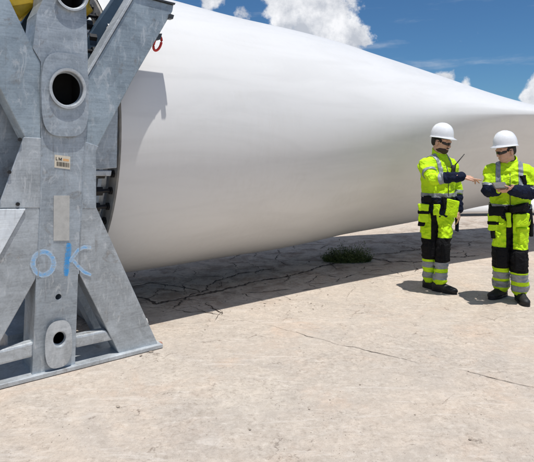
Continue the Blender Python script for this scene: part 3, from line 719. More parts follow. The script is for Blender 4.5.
# ------------------------------------------------------------------ implicit surfaces for people
class SDF:
    def __init__(s, lo, hi, h):
        s.lo = np.array(lo, float); s.h = h; s.nn = np.ceil((np.array(hi, float) - s.lo) / h).astype(int) + 1
        s.F = np.full(tuple(s.nn), 1.0, np.float32); s.ax = [s.lo[i] + h * np.arange(s.nn[i]) for i in range(3)]
    def _sl(s, lo, hi):
        a = np.clip(np.floor((lo - s.lo) / s.h).astype(int), 0, s.nn); b = np.clip(np.ceil((hi - s.lo) / s.h).astype(int) + 1, 0, s.nn)
        return tuple(slice(x, y) for x, y in zip(a, b))
    def _grid(s, sl):
        return np.stack(np.meshgrid(s.ax[0][sl[0]], s.ax[1][sl[1]], s.ax[2][sl[2]], indexing='ij'), -1)
    def _mix(s, sl, d, k, sub=False):
        f = s.F[sl]
        if sub: d = -d; h = np.clip(.5 - .5 * (d - f) / k, 0, 1) if False else None; s.F[sl] = np.maximum(f, d); return
        if k <= 0: s.F[sl] = np.minimum(f, d); return
        h = np.clip(.5 + .5 * (d - f) / k, 0, 1); s.F[sl] = d * (1 - h) + f * h - k * h * (1 - h)
    def cone(s, a, b, ra, rb, k=.02, sq=None, sub=False):
        a = np.array(a, float); b = np.array(b, float); R = max(ra, rb) + 3 * s.h + k + .01
        sl = s._sl(np.minimum(a, b) - R, np.maximum(a, b) + R); G = s._grid(sl)
        if G.size == 0: return s
        if sq is not None:
            v, f = np.array(sq[0], float), sq[1]; v = v / np.linalg.norm(v)
            tr = lambda x: x + (f - 1) * (x @ v)[..., None] * v if x.ndim > 1 else x + (f - 1) * (x @ v) * v
            G, a, b = tr(G), tr(a), tr(b)
        ab = b - a; t = np.clip(((G - a) @ ab) / max(ab @ ab, 1e-9), 0, 1)
        d = np.linalg.norm(G - a - t[..., None] * ab, axis=-1) - (ra + (rb - ra) * t)
        s._mix(sl, d.astype(np.float32), k, sub); return s
    def ell(s, c, rad, fr=None, k=.02, sub=False):
        c = np.array(c, float); rad = np.array(rad, float); R = rad.max() + 3 * s.h + k + .01
        sl = s._sl(c - R, c + R); G = s._grid(sl) - c
        if G.size == 0: return s
        if fr is not None: G = np.stack([G @ np.array(f, float) for f in fr], -1)
        k0 = np.linalg.norm(G / rad, axis=-1); k1 = np.linalg.norm(G / (rad ** 2), axis=-1)
        d = k0 * (k0 - 1) / np.maximum(k1, 1e-6); s._mix(sl, d.astype(np.float32), k, sub); return s
    def clip_plane(s, co, no):             # keep the side the normal points AWAY from
        G0 = (s.ax[0] - co[0])[:, None, None] * no[0] + (s.ax[1] - co[1])[None, :, None] * no[1] + (s.ax[2] - co[2])[None, None, :] * no[2]
        s.F = np.maximum(s.F, G0.astype(np.float32)); return s
    def mesh(s):
        F = s.F; nx, ny, nz = F.shape; ins = F < 0
        acc = np.zeros((nx - 1, ny - 1, nz - 1, 3)); cnt = np.zeros((nx - 1, ny - 1, nz - 1))
        cor = [(i, j, k) for i in (0, 1) for j in (0, 1) for k in (0, 1)]
        def g(A, c): return A[c[0]:nx - 1 + c[0], c[1]:ny - 1 + c[1], c[2]:nz - 1 + c[2]]
        for a in cor:
            for ax in range(3):
                if a[ax]: continue
                b = list(a); b[ax] = 1; fa, fb = g(F, a), g(F, b); m = g(ins, a) != g(ins, b)
                t = np.where(m, fa / np.where(m, fa - fb, 1), 0)
                for q in range(3): acc[..., q] += np.where(m, a[q] + (t if q == ax else 0), 0)
                cnt += m
        act = cnt > 0; idx = -np.ones(act.shape, int); idx[act] = np.arange(act.sum())
        I = np.argwhere(act); V = (I + acc[act] / cnt[act][:, None]) * s.h + s.lo; Q = []
        for ax in range(3):
            o1, o2 = [(1, 2), (2, 0), (0, 1)][ax]
            sa = [slice(None)] * 3; sb = [slice(None)] * 3; sa[ax] = slice(0, -1); sb[ax] = slice(1, None)
            a_, b_ = ins[tuple(sa)], ins[tuple(sb)]; E = np.argwhere(a_ != b_)
            E = E[(E[:, o1] > 0) & (E[:, o2] > 0) & (E[:, o1] < F.shape[o1] - 1) & (E[:, o2] < F.shape[o2] - 1)]
            if not len(E): continue
            fl = a_[tuple(E.T)]
            def at(d1, d2): e = E.copy(); e[:, o1] -= d1; e[:, o2] -= d2; return idx[tuple(e.T)]
            q = np.stack([at(0, 0), at(1, 0), at(1, 1), at(0, 1)], 1); q[~fl] = q[~fl][:, ::-1]; Q.append(q)
        return V, np.concatenate(Q)

def vnormals(V, Q):
    n_ = np.cross(V[Q[:, 2]] - V[Q[:, 0]], V[Q[:, 3]] - V[Q[:, 1]]); N = np.zeros_like(V)
    for k in range(4): np.add.at(N, Q[:, k], n_)
    return N / np.maximum(np.linalg.norm(N, axis=1), 1e-12)[:, None]
def relax(V, Q, it=2):
    for _ in range(it):
        S = np.zeros_like(V); c = np.zeros(len(V))
        for k in range(4):
            np.add.at(S, Q[:, k], V[Q[:, (k + 1) % 4]]); np.add.at(c, Q[:, k], 1)
            np.add.at(S, Q[:, k], V[Q[:, (k + 3) % 4]]); np.add.at(c, Q[:, k], 1)
        V = V * .45 + .55 * S / c[:, None]
    return V
def folds(V, Q, amp, seed, sc=(9, 9, 17)):
    N = vnormals(V, Q); d = np.empty(len(V))
    for i, v in enumerate(V):
        x = Vector((v[0] * sc[0] + seed, v[1] * sc[1], v[2] * sc[2])); w = mnoise.noise(Vector(v) * 5 + Vector((seed, 0, 3))) * 1.6
        a = mnoise.noise(x + Vector((w, w, w * .6))); b = mnoise.noise(x * 2.3 + Vector((5, w, 0)))
        c_ = mnoise.noise(Vector((v[0] * 15 + w * 2 + seed, v[1] * 15, v[2] * 24 - w * 2)))
        d[i] = (1 - 2.4 * abs(a)) * .75 + .30 * b - .55 * max(0, 1 - 7 * abs(c_)) * (.5 + max(0, b))
    return V + N * (amp * d)[:, None]
def np_obj(name, V, Q, mat, parent, smooth=True):
    me = bpy.data.meshes.new(name); me.from_pydata(V.tolist(), [], Q.tolist()); return link(name, me, mat, parent, smooth)
def segd(P, a, b, ra, rb):
    a, b = np.array(a, float), np.array(b, float); ab = b - a; t = np.clip(((P - a) @ ab) / (ab @ ab), 0, 1); return np.linalg.norm(P - a - t[:, None] * ab, axis=1) - (ra + (rb - ra) * t)
def band(name, V, Q, planes, mat, parent, off=.004, near=None, mask=None):
    """piece of a garment surface between planes (co, normal) keeping the side the normal points to"""
    C4 = V[Q].mean(1); keep = np.ones(len(Q), bool)
    for co, no in planes: keep &= ((C4 - np.array(co)) @ (np.array(no) / np.linalg.norm(no))) > -.02
    if near is not None:
        for (a, b, r) in near:
            a, b = np.array(a, float), np.array(b, float); ab = b - a; t = np.clip(((C4 - a) @ ab) / (ab @ ab), 0, 1); keep &= np.linalg.norm(C4 - a - t[:, None] * ab, axis=1) < r
    if mask is not None: keep &= mask
    Qs = Q[keep]
    if not len(Qs): print('empty band', name); return None
    N = vnormals(V, Q); ids, inv = np.unique(Qs, return_inverse=True); inv = inv.reshape(Qs.shape)
    Vs = (V + N * off)[ids]; bm = bmesh.new(); vs = [bm.verts.new(v) for v in Vs.tolist()]
    for q in inv.tolist():
        try: bm.faces.new([vs[i] for i in q])
        except ValueError: pass
    for co, no in planes:
        bmesh.ops.bisect_plane(bm, geom=bm.verts[:] + bm.edges[:] + bm.faces[:], plane_co=tuple(co), plane_no=tuple(-x for x in no), clear_outer=True)
    if not bm.faces: print('empty band', name); bm.free(); return None
    o = obj_bm(name, bm, mat, parent, True, fix=False); m = o.modifiers.new('th', 'SOLIDIFY'); m.thickness = .004; m.offset = -1
    return o
def along(a, b, t0, t1):
    a, b = np.array(a, float), np.array(b, float); d = b - a; return [(a + d * t0, d), (a + d * t1, -d)]

def hand(S, wrist, d, palm, side, L=.19, curl=(.3, .35, .4, .45), thumb=.5, width=.082):
    """d: direction of fingers, palm: direction the palm faces, side: direction of the thumb side"""
    w = np.array(wrist, float); nrm = lambda x: np.array(x, float) / np.linalg.norm(x)
    d = nrm(d); palm = nrm(np.array(palm, float) - d * np.dot(palm, d)); side = nrm(np.cross(d, palm)) * (1 if np.dot(np.cross(d, palm), side) > 0 else -1)
    pl = L * .50; base = w + d * pl
    S.cone(w - d * .03, w + d * .02, .026, .024, .012, (palm, 1.35))
    for k in (-1, 0, 1): S.cone(w + d * .022 + side * .016 * k, base + side * .026 * k, .017, .0155, .014, (palm, 1.25))
    ln = (.93, 1.0, .94, .76)
    for i in range(4):
        o = (1.5 - i) / 3 * width * .80; p = base + side * o - d * .004; dd = d.copy(); c = curl[i]; l = L * .5 * ln[i]
        for sg, fr_, r0, r1 in ((0, .46, .0098, .0090), (1, .31, .0090, .0082), (2, .25, .0082, .0070)):
            ang = c * (.7, 1.0, .8)[sg]; dd = nrm(dd * math.cos(ang) + palm * math.sin(ang)); q = p + dd * l * fr_
            S.cone(p, q, r0, r1, .003); p = q; palm_ = palm
            palm = nrm(palm - dd * np.dot(palm, dd)) if sg == 2 else palm
    tb = w + d * .028 + side * .028; td = nrm(d * .75 + side * .75 * (1 - thumb) + palm * thumb * .6)
    t1 = tb + td * .038; td2 = nrm(td + d * .5); t2 = t1 + td2 * .030; t3 = t2 + nrm(td2 + d * .3) * .024
    S.cone(tb, t1, .015, .0125, .008); S.cone(t1, t2, .0115, .0105, .003); S.cone(t2, t3, .0105, .0085, .003)

def frame_of(fwd, up=(0, 0, 1)):
    f = np.array(fwd, float); f /= np.linalg.norm(f); u = np.array(up, float); r = np.cross(f, u); r /= np.linalg.norm(r); u = np.cross(r, f); return f, r, u

def head(S, c, f, r, u, sc=1.0):
    P = lambda x, y, z: c + sc * (f * x + r * y + u * z)
    fr = (f, r, u)
    S.ell(P(-.008, 0, .035), np.array((.100, .077, .092)) * sc, fr, .01)           # cranium
    S.ell(P(.022, 0, -.030), np.array((.070, .062, .082)) * sc, fr, .02)           # face
    S.ell(P(.048, 0, -.085), np.array((.036, .036, .028)) * sc, fr, .02)           # chin
    S.cone(P(.0, .050, -.055), P(.050, .022, -.090), .018 * sc, .015 * sc, .015); S.cone(P(.0, -.050, -.055), P(.050, -.022, -.090), .018 * sc, .015 * sc, .015)
    S.cone(P(.082, 0, .010), P(.108, 0, -.028), .0085 * sc, .0125 * sc, .008)         # nose
    S.ell(P(.102, .012, -.032), np.array((.009, .008, .007)) * sc, fr, .005); S.ell(P(.102, -.012, -.032), np.array((.009, .008, .007)) * sc, fr, .005)
    S.cone(P(.083, .038, .020), P(.088, -.038, .020), .012 * sc, .012 * sc, .012)    # brow
    for s_ in (-1, 1):
        S.ell(P(.064, .036 * s_, -.022), np.array((.020, .018, .016)) * sc, fr, .014)  # cheekbones
        S.ell(P(-.005, .079 * s_, -.012), np.array((.018, .008, .031)) * sc, fr, .006)  # ears
        S.ell(P(.088, .031 * s_, .000), np.array((.010, .015, .009)) * sc, fr, .0, True)  # eye sockets
        S.ell(P(.078, .031 * s_, .000), np.array((.011, .013, .0105)) * sc, fr, .003)
    S.cone(P(.086, .018, -.058), P(.086, -.018, -.058), .0075 * sc, .0075 * sc, .005, (u, 1.2)); S.cone(P(.084, .016, -.066), P(.084, -.016, -.066), .008 * sc, .008 * sc, .005, (u, 1.2))  # lips

def revolve_shell(name, c, f, r, u, prof, mat, parent, n=40, sx=1.0, sy=1.0):
    V, F = [], []
    for (rad, z) in prof:
        for k in range(n):
            a = 2 * math.pi * k / n; V.append(c + f * rad * sx * math.cos(a) + r * rad * sy * math.sin(a) + u * z)
    for i in range(len(prof) - 1):
        for k in range(n): F.append((i * n + k, i * n + (k + 1) % n, (i + 1) * n + (k + 1) % n, (i + 1) * n + k))
    return obj_pf(name, V, F, mat, parent, True)
def helmet(c, f, r, u, parent, sc=1.0):
    """c = centre of the cranium; hard hat with peak, crown ridges, slots and back strap"""
    V, F = [], []; n = 64; rings = []
    for j in range(15):
        ph = j / 14 * math.pi / 2; ring = []
        for k in range(n):
            a = 2 * math.pi * k / n; ca, sa = math.cos(a), math.sin(a)
            x = .125 * math.sin(ph) ** .86 * ca; y = .108 * math.sin(ph) ** .86 * sa; z = .140 * math.cos(ph) ** .88 if ph < math.pi / 2 - 1e-6 else 0
            ridge = 0
            for yy, hh_ in ((0, .006), (.034, .0045), (-.034, .0045)): ridge += hh_ * math.exp(-((y - yy) / .0085) ** 2)
            z += ridge * (1 - (j / 14) ** 3)
            ring.append((x, y, z))
        rings.append(ring)
    # rim and peak: the last ring flares outwards
    rim1, rim2, rim3 = [], [], []
    for k in range(n):
        a = 2 * math.pi * k / n; ca, sa = math.cos(a), math.sin(a); fr = max(0, ca) ** 1.6
        x = .125 * ca; y = .108 * sa; rim1.append((x * 1.01, y * 1.02, -.010)); ex = .009 + .034 * fr
        rim2.append((x + ca * ex, y + sa * (.010 + .012 * fr), -.014 - .014 * fr)); rim3.append((x + ca * ex * .95, y + sa * (.009 + .012 * fr), -.019 - .014 * fr))
    inner = [(x * .96, y * .96, -.012) for (x, y, z) in rings[-1]]; inner2 = [(x * .9, y * .9, z * .93) for (x, y, z) in rings[7]]
    allr = rings + [rim1, rim2, rim3, inner, inner2]
    for rg in allr:
        for (x, y, z) in rg: V.append(c + sc * (f * x + r * y + u * (z + .03)))
    for i in range(len(allr) - 1):
        for k in range(n): F.append((i * n + k, i * n + (k + 1) % n, (i + 1) * n + (k + 1) % n, (i + 1) * n + k))
    o = obj_pf('helmet', V, F, M_helmet, parent, True)
    # inner headband and nape strap
    bm = bmesh.new(); P = [c + sc * (f * .094 * math.cos(a) + r * .082 * math.sin(a) + u * .006) for a in np.linspace(0, 2 * math.pi, 25)[:-1]]
    tube_bm(bm, P, .010, 6, True); obj_bm('headband', bm, M_black, o, True)
    return o
def glasses(c, f, r, u, parent, sc=1.0):
    bm = bmesh.new()
    P = lambda x, y, z: c + sc * (f * x + r * y + u * z)
    rows = []
    for j in range(6):
        z = .013 - j * .0062; row = []
        for k in range(17):
            y = -.068 + .136 * k / 16; ay = abs(y) / .068; nose = max(0, 1 - abs(y) / .014)
            zz = z if j < 3 else z + (nose * .012 * (j - 2) / 3)
            if j > 3: zz += .006 * ay ** 4 * (j - 3)
            x = .108 - .060 * ay ** 2.2; row.append(bm.verts.new(P(x, y, zz)))
        rows.append(row)
    for j in range(5):
        for k in range(16): bm.faces.new((rows[j][k], rows[j][k + 1], rows[j + 1][k + 1], rows[j + 1][k]))
    o = obj_bm('sunglasses', bm, M_glass, parent, True); m = o.modifiers.new('t', 'SOLIDIFY'); m.thickness = .004
    for s_ in (-1, 1):
        bm = bmesh.new(); tube_bm(bm, [P(.050, .071 * s_, .008), P(.02, .082 * s_, .008), P(-.03, .082 * s_, .0)], .0035, 6); obj_bm('temple', bm, M_glass, o, True)
    return o

def foot(parent, ankle, toe_dir, gz=0.0, sc=1.0):
    d = np.array(toe_dir, float); d[2] = 0; d /= np.linalg.norm(d); a = np.array(ankle, float); r = np.cross(d, (0, 0, 1))
    g = np.array((a[0], a[1], 0.0))
    lo = g - .32; lo[2] = -.01; hi = g + .32; hi[2] = .26; S = SDF(lo, hi, .006)
    P = lambda x, y, z: g + (d * x + r * y) * sc + np.array((0, 0, z * sc))
    S.cone(P(-.01, 0, .20), P(-.02, 0, .09), .058, .052, .02); S.ell(P(-.045, 0, .058), (.05, .042, .062), (d, r, (0, 0, 1)), .02)
    S.cone(P(.0, 0, .085), P(.10, .0, .055), .048, .038, .03, ((0, 0, 1), 1.1)); S.ell(P(.146, .004, .040), (.066, .048, .037), (d, r, (0, 0, 1)), .03)
    S.ell(P(.05, 0, .035), (.10, .040, .034), (d, r, (0, 0, 1)), .02); S.clip_plane((0, 0, .014), (0, 0, -1)) if False else None
    V, Q = S.mesh(); V = relax(V, Q, 2); V[:, 2] = np.maximum(V[:, 2], .010)
    o = np_obj('boot', V, Q, M_rubber, parent)
    # sole
    V, F = [], []; nn = 28
    for (z, k_) in ((.002, 1.0), (.022, 1.04), (.028, 1.0)):
        for i in range(nn):
            a_ = 2 * math.pi * i / nn; x = .052 + .155 * math.cos(a_); w_ = .050 if math.cos(a_) > -.1 else .043
            y = w_ * math.copysign(abs(math.sin(a_)) ** .75, math.sin(a_)) * (1 - .12 * math.exp(-((x - .02) / .04) ** 2)); V.append(P(x * 1.0, y * k_, z))
    for i in range(2):
        for k in range(nn): F.append((i * nn + k, i * nn + (k + 1) % nn, (i + 1) * nn + (k + 1) % nn, (i + 1) * nn + k))
    F.append(tuple(range(nn))); F.append(tuple(range(2 * nn, 3 * nn)))
    obj_pf('sole', V, F, M_blackbolt, o)
    bm = bmesh.new()
    for i in range(4):
        x = .045 + i * .022; z = .128 - i * .018; tube_bm(bm, [P(x - .01, -.03, z - .005), P(x, 0, z + .004), P(x - .01, .03, z - .005)], .003, 5)
    obj_bm('laces', bm, M_metaldark, o, True)
    return o
def pouch(parent, c, dx, dz, w, h, d, mat, name='holster_pocket', flap=None, bev=.012):
    c = np.array(c, float); dx = np.array(dx, float) / np.linalg.norm(dx); dz = np.array(dz, float) / np.linalg.norm(dz); dy = np.cross(dz, dx)
    bm = bmesh.new(); box_bm(bm, c, dx * w / 2, dy * d / 2, dz * h / 2)
    for v in bm.verts:
        if np.dot(np.array(v.co) - c, dz) < 0: v.co = Vector(c + (np.array(v.co) - c) * np.array((1, 1, 1))) ; v.co -= Vector(dx * np.dot(np.array(v.co) - c, dx) * .12)
    bmesh.ops.bevel(bm, geom=bm.edges[:], offset=bev, segments=3, affect='EDGES', profile=.6)
    bmesh.ops.triangulate(bm, faces=[f for f in bm.faces if f.calc_area() > .0008]); bmesh.ops.subdivide_edges(bm, edges=[e for e in bm.edges if e.calc_length() > .025], cuts=4, use_grid_fill=True)
    for v in bm.verts: v.co += Vector(mnoise.noise_vector(v.co * 13)) * .010 + Vector(mnoise.noise_vector(v.co * 32)) * .004
    o = obj_bm(name, bm, mat, parent, True)
    if flap is not None:
        bm = bmesh.new(); box_bm(bm, c + dz * h * flap[0], dx * w * .53, dy * (d / 2 + .004), dz * h * flap[1]); bmesh.ops.bevel(bm, geom=bm.edges[:], offset=.004, segments=2, affect='EDGES')
        obj_bm('pocket_trim', bm, flap[2], o, True)
    return o

def build_person(base, Z0, label, J, opt):
    cv = lambda px, py, dz=0.0: np.array(((px - 267) / FPX * (Z0 + dz), Z0 + dz, CH - (py - HZ) / FPX * (Z0 + dz)))
    j = {k: cv(*v) for k, v in J.items()}
    T = empty('person', Vector((base[0], base[1], 0)), label, 'person')
    tf, tr_, tu = frame_of(opt['torso_fwd']); hf, hr, hu = frame_of(opt['head_fwd'], (0, 0, 1)); sc = opt['hsc']
    up = np.array((0, 0, 1.0))
    neck, chest, pel = j['neck'], j['chest'], j['pelvis']
    # ---- bare body (continuous under the clothes); head and hands on finer grids
    allp = np.array(list(j.values())); lo = allp.min(0) - .2; hi = allp.max(0) + .2; lo[2] = .0
    S = SDF(lo, hi, .012)
    S.cone(pel, chest, .12, .13, .03, (tf, 1.5)); S.cone(chest, neck, .12, .06, .04, (tf, 1.3)); S.cone(neck - up * .03, j['head'] - up * .06, .06, .055, .02)
    for s_ in 'rl':
        S.cone(j['sh' + s_], j['el' + s_], .045, .038, .03); S.cone(j['el' + s_], j['wr' + s_], .038, .024, .01)
        S.cone(j['hip' + s_], j['kn' + s_], .07, .05, .03); S.cone(j['kn' + s_], j['an' + s_], .05, .035, .01); S.cone(j['an' + s_], np.array((*j['an' + s_][:2], .06)), .03, .03, .01)
    Vb, Qb = S.mesh()
    hc = j['head']
    S = SDF(hc - .19, hc + .17, .0045); S.F[:] = 1
    head(S, hc, hf, hr, hu, sc); S.cone(neck - up * .02, hc - hf * .018 - hu * .06, .062, .056, .02)
    Vh, Qh = S.mesh(); Vh = relax(Vh, Qh, 1)
    parts = [(Vb, Qb), (Vh, Qh)]
    for s_ in 'rl':
        hd = opt['hand' + s_]; w = j['wr' + s_]; S = SDF(w - .21, w + .21, .0042); hand(S, w, **hd); parts.append(S.mesh())
    off = 0; VV, QQ = [], []
    for v, q in parts: VV.append(v); QQ.append(q + off); off += len(v)
    body = np_obj('body', np.concatenate(VV), np.concatenate(QQ), M_skin, T)
    # ---- hair and beard
    P = lambda x, y, z: hc + sc * (hf * x + hr * y + hu * z)
    S = SDF(hc - .19, hc + .17, .005); S.ell(P(-.012, 0, .028), np.array((.098, .0795, .090)) * sc, (hf, hr, hu), .01); S.ell(P(-.058, 0, -.015), np.array((.040, .060, .045)) * sc, (hf, hr, hu), .02)
    S.ell(P(.085, 0, -.01), np.array((.055, .1, .09)) * sc, (hf, hr, hu), 0, True)
    for s_ in (-1, 1): S.cone(P(-.004, .082 * s_, -.01), P(-.004, .10 * s_, -.01), .034, .034, 0, None, True)
    Vx, Qx = S.mesh(); np_obj('hair', Vx, Qx, M_hair, T)
    if opt.get('beard'):
        S = SDF(hc - .19, hc + .17, .004); S.ell(P(.024, 0, -.074), np.array((.0735, .0640, .042)) * sc, (hf, hr, hu), .01); S.ell(P(.052, 0, -.092), np.array((.038, .036, .028)) * sc, (hf, hr, hu), .02)
        S.cone(P(.094, .022, -.050), P(.094, -.022, -.050), .006, .006, .004)
        S.ell(P(.092, 0, -.062), np.array((.014, .018, .007)) * sc, (hf, hr, hu), 0, True)
        Vx, Qx = S.mesh(); np_obj('beard', Vx, Qx, M_beard, T)
    helmet(P(0, 0, .040) + hu * opt.get('hup', 0), *frame_of(opt['helm_fwd']), T, sc * opt.get('helm', 1.0)); glasses(P(0, 0, 0), hf, hr, hu, T, sc)
    # ---- trousers
    lo = allp.min(0) - .25; hi = allp.max(0) + .25; lo[2] = .04; hi[2] = pel[2] + .22
    S = SDF(lo, hi, .0075); wst = pel + up * .09
    S.cone(pel - up * .03, wst, opt['hipw'], opt['hipw'] * .93, .04, (tf, opt['flat']))
    for s_ in 'rl':
        k0, k1, k2 = opt['leg']; S.cone(j['hip' + s_], j['kn' + s_], k0, k1, .015); S.cone(j['kn' + s_], j['an' + s_], k1, k2, .012)
        S.cone(j['an' + s_] + up * .05, j['an' + s_] - up * .0, k2 * 1.03, k2 * 1.06, .01)
    S.clip_plane(wst + up * .06, (0, 0, 1)); V, Q = S.mesh(); V = relax(V, Q, 2); V = folds(V, Q, .015, opt['seed']); V = relax(V, Q, 1)
    tro = np_obj('trousers', V, Q, M_hiviz, T)
    for s_ in 'rl':
        kn, an, hp = j['kn' + s_], j['an' + s_], j['hip' + s_]; nr = [(hp, kn, .20), ] ; other = 'l' if s_ == 'r' else 'r'
        lat = (j['kn' + s_] - j['kn' + other]); lat[2] = 0; mid = (j['kn' + s_] + j['kn' + other]) / 2; mp = (mid, lat)
        z = opt['bands' + s_]   # pixel rows: knee top, knee bottom, tape1 top,bottom, tape2 top,bottom
        zz = [cv(0, r_, kn[1] - Z0)[2] for r_ in z[:2]] + [cv(0, r_, an[1] - Z0)[2] for r_ in z[2:]]
        def zb(name, top, bot, mat, off, extra=()): return band(name, V, Q, [((0, 0, top), (0, .0, -1)), ((0, 0, bot), (0, 0, 1)), mp] + list(extra), mat, tro, off)
        zb('knee_panel', zz[0], zz[1], M_black, .0035)
        zb('reflective_band', zz[2], zz[3], M_tape, .004); zb('reflective_band', zz[4], zz[5], M_tape, .004)
        fd = tf * .8 + np.array((0, -.5, 0)); fd[2] = 0; fd /= np.linalg.norm(fd)
        mk = kn + fd * (opt['leg'][1] * .80) - up * .02
        if s_ == 'r':
            ln_ = lat / np.linalg.norm(lat); ztop = pel[2] + .02
            band('inner_leg_panel', V, Q, [((mid - ln_ * .030), ln_), ((mid + ln_ * .030), -ln_), ((0, 0, ztop), (0, 0, -1)), ((0, 0, zz[0] - .06), (0, 0, 1)), (pel + tf * .03, tf)], M_black, tro, .005)
        pouch(tro, mk, np.cross(up, fd), up, .115, .20, .045, M_black, 'knee_pad', bev=.02)
        foot(T, an, opt['toe' + s_], sc=opt.get('fsc', 1.0))
    # side cargo pocket
    for (pp, w, h, d, dx, flap) in opt['cargo']: pouch(tro, cv(*pp), dx, up, w, h, d, M_hiviz, 'cargo_pocket', flap)
    # ---- jacket
    lo = allp.min(0) - .22; hi = allp.max(0) + .22; lo[2] = pel[2] - .12; hi[2] = neck[2] + .16
    S = SDF(lo, hi, .0075); f_ = opt['flat']; cw = opt['chestw']
    S.cone(pel + up * opt['hem'], chest, opt['waistw'], cw, .05, (tf, f_)); S.cone(chest, chest + (neck - chest) * .45, cw, cw * .80, .05, (tf, f_))
    shm = (j['shr'] + j['shl']) / 2
    for s_ in 'rl':
        S.cone(neck - up * .03, j['sh' + s_], .062, .070, .05); a0, a1, a2 = opt['arm']
        S.cone(j['sh' + s_], j['el' + s_], a0, a1, .035); S.cone(j['el' + s_], j['wr' + s_], a1, a2, .012)
    S.cone(neck - up * .045, neck + up * .028, .080, .072, .03); S.clip_plane(neck + up * .052 , (tf[0] * .35, tf[1] * .35, 1.0))
    V, Q = S.mesh(); V = relax(V, Q, 2); V = folds(V, Q, .016, opt['seed'] + 20, (10, 10, 12)); V = relax(V, Q, 1)
    jac = np_obj('jacket', V, Q, M_hiviz, T)
    C4 = V[Q].mean(1); a0, a1, a2 = opt['arm']; dT = np.minimum(segd(C4 * 1.0, pel, chest, opt['waistw'] * .86, cw * .86), segd(C4, chest, neck, cw * .86, .08))
    dA = {s_: np.minimum(segd(C4, j['sh' + s_], j['el' + s_], a0, a1), segd(C4, j['el' + s_], j['wr' + s_], a1, a2)) for s_ in 'rl'}
    dF = {s_: segd(C4, j['el' + s_], j['wr' + s_], a1, a2) for s_ in 'rl'}
    for s_ in 'rl':
        arm = (dA[s_] < .022) & (dA[s_] < dT + .03); fore = arm & (dF[s_] < .022)
        el, wr, sh_ = j['el' + s_], j['wr' + s_], j['sh' + s_]; c0, c1 = opt['cuff' + s_]
        band('navy_sleeve', V, Q, along(el, wr, c0, c1), M_navy, jac, .004, [(el - (wr - el) * .2, wr + (wr - el) * .3, .115)], fore)
        b0, b1 = opt['btape' + s_]; band('reflective_band', V, Q, along(el, wr, b0, b1) if b0 > -.5 else along(sh_, el, -b0 - 1, -b1 - 1), M_tape, jac, .006, [(el - (wr - el) * .3, wr, .115)] if b0 > -.5 else [(sh_, el, .115)], arm)
        u0, u1 = opt['utape' + s_]
        if u1 > u0: band('reflective_band', V, Q, along(sh_, el, u0, u1), M_tape, jac, .006, [(sh_, el, .105)], arm)
        # vertical shoulder tape
        side = tr_ if s_ == 'r' else -tr_; cen = (j['shr'] + j['shl']) / 2; x0 = opt['vt']
        band('shoulder_tape', V, Q, [(cen + side * x0, side), (cen + side * (x0 + .045), -side), (chest + up * opt.get('vtz', .02), up)], M_tape, jac, .005, [(neck - up * .3, neck, .42), (cen + side * .02, cen + side * .14 - up * .25, .17)])
    tz0, tz1 = [cv(0, r_, 0)[2] for r_ in opt['wtape']]
    trunk = [(pel - up * .2, neck, opt['waistw'] * 1.15)]
    band('reflective_band', V, Q, [((0, 0, tz0), (0, 0, -1)), ((0, 0, tz1), (0, 0, 1))], M_tape, jac, .006, trunk)
    band('navy_hem', V, Q, [((0, 0, tz1 - .001), (0, 0, -1)), ((0, 0, tz1 - .3), (0, 0, 1))], M_navy, jac, .005, trunk)
    # front zip
    bm = bmesh.new(); zc = chest + tf * (cw / f_ + .014)
    bz = 0
    for s_ in (-1, 1): pouch(jac, chest + tf * (cw / f_ + .012) + tr_ * s_ * .085 - up * .03, tr_ - tf * .18 * s_, up, .10, .035, .014, M_hiviz, 'chest_pocket_flap', None, .004)
    tube_bm(bm, [zc + up * .12 - tf * .03, zc + up * .03, zc - up * .10, zc - up * .22 - tf * .0], .004, 6); obj_bm('zip', bm, M_metaldark, jac, True)
    # collar, dark lining
    S = SDF(neck - .16, neck + .16, .005); S.cone(neck - up * .01, neck + up * .115 + tf * .0, .082, .074, 0); S.cone(neck - up * .1, neck + up * .15, .062, .062, 0, None, True); S.clip_plane(neck + up * .088, (tf[0] * .55, tf[1] * .55, 1.0))
    Vc, Qc = S.mesh(); Vc = relax(Vc, Qc, 1); np_obj('collar', Vc, Qc, M_hiviz, jac)
    S = SDF(neck - .16, neck + .16, .005); S.cone(neck + up * .0, neck + up * .065 + tf * .012, .064, .063, 0); S.clip_plane(neck + up * .072, (tf[0] * .25, tf[1] * .25, 1.0)); Vc, Qc = S.mesh(); np_obj('neck_gaiter', Vc, Qc, M_navy, T)
    # waist belt with tool harness
    S = SDF(np.minimum(pel, wst) - .34, wst + .34, .0075); S.cone(pel + up * .0, wst - up * .01, opt['hipw'] * 1.09, opt['hipw'] * 1.07, .0, (tf, f_ * .97)); S.clip_plane(wst + up * .02, (0, 0, 1)); S.clip_plane(pel - up * .035, (0, 0, -1))
    V2, Q2 = S.mesh(); V2 = relax(V2, Q2, 1); V2 = folds(V2, Q2, .012, 4 + opt['seed']); np_obj('tool_belt', V2, Q2, M_black, T)
    for (pp, w, h, d, dx, dz_, mat, nm, flap) in opt['pouch']: pouch(T, cv(*pp), dx, dz_, w, h, d, mat, nm, flap)
    return T, j, cv

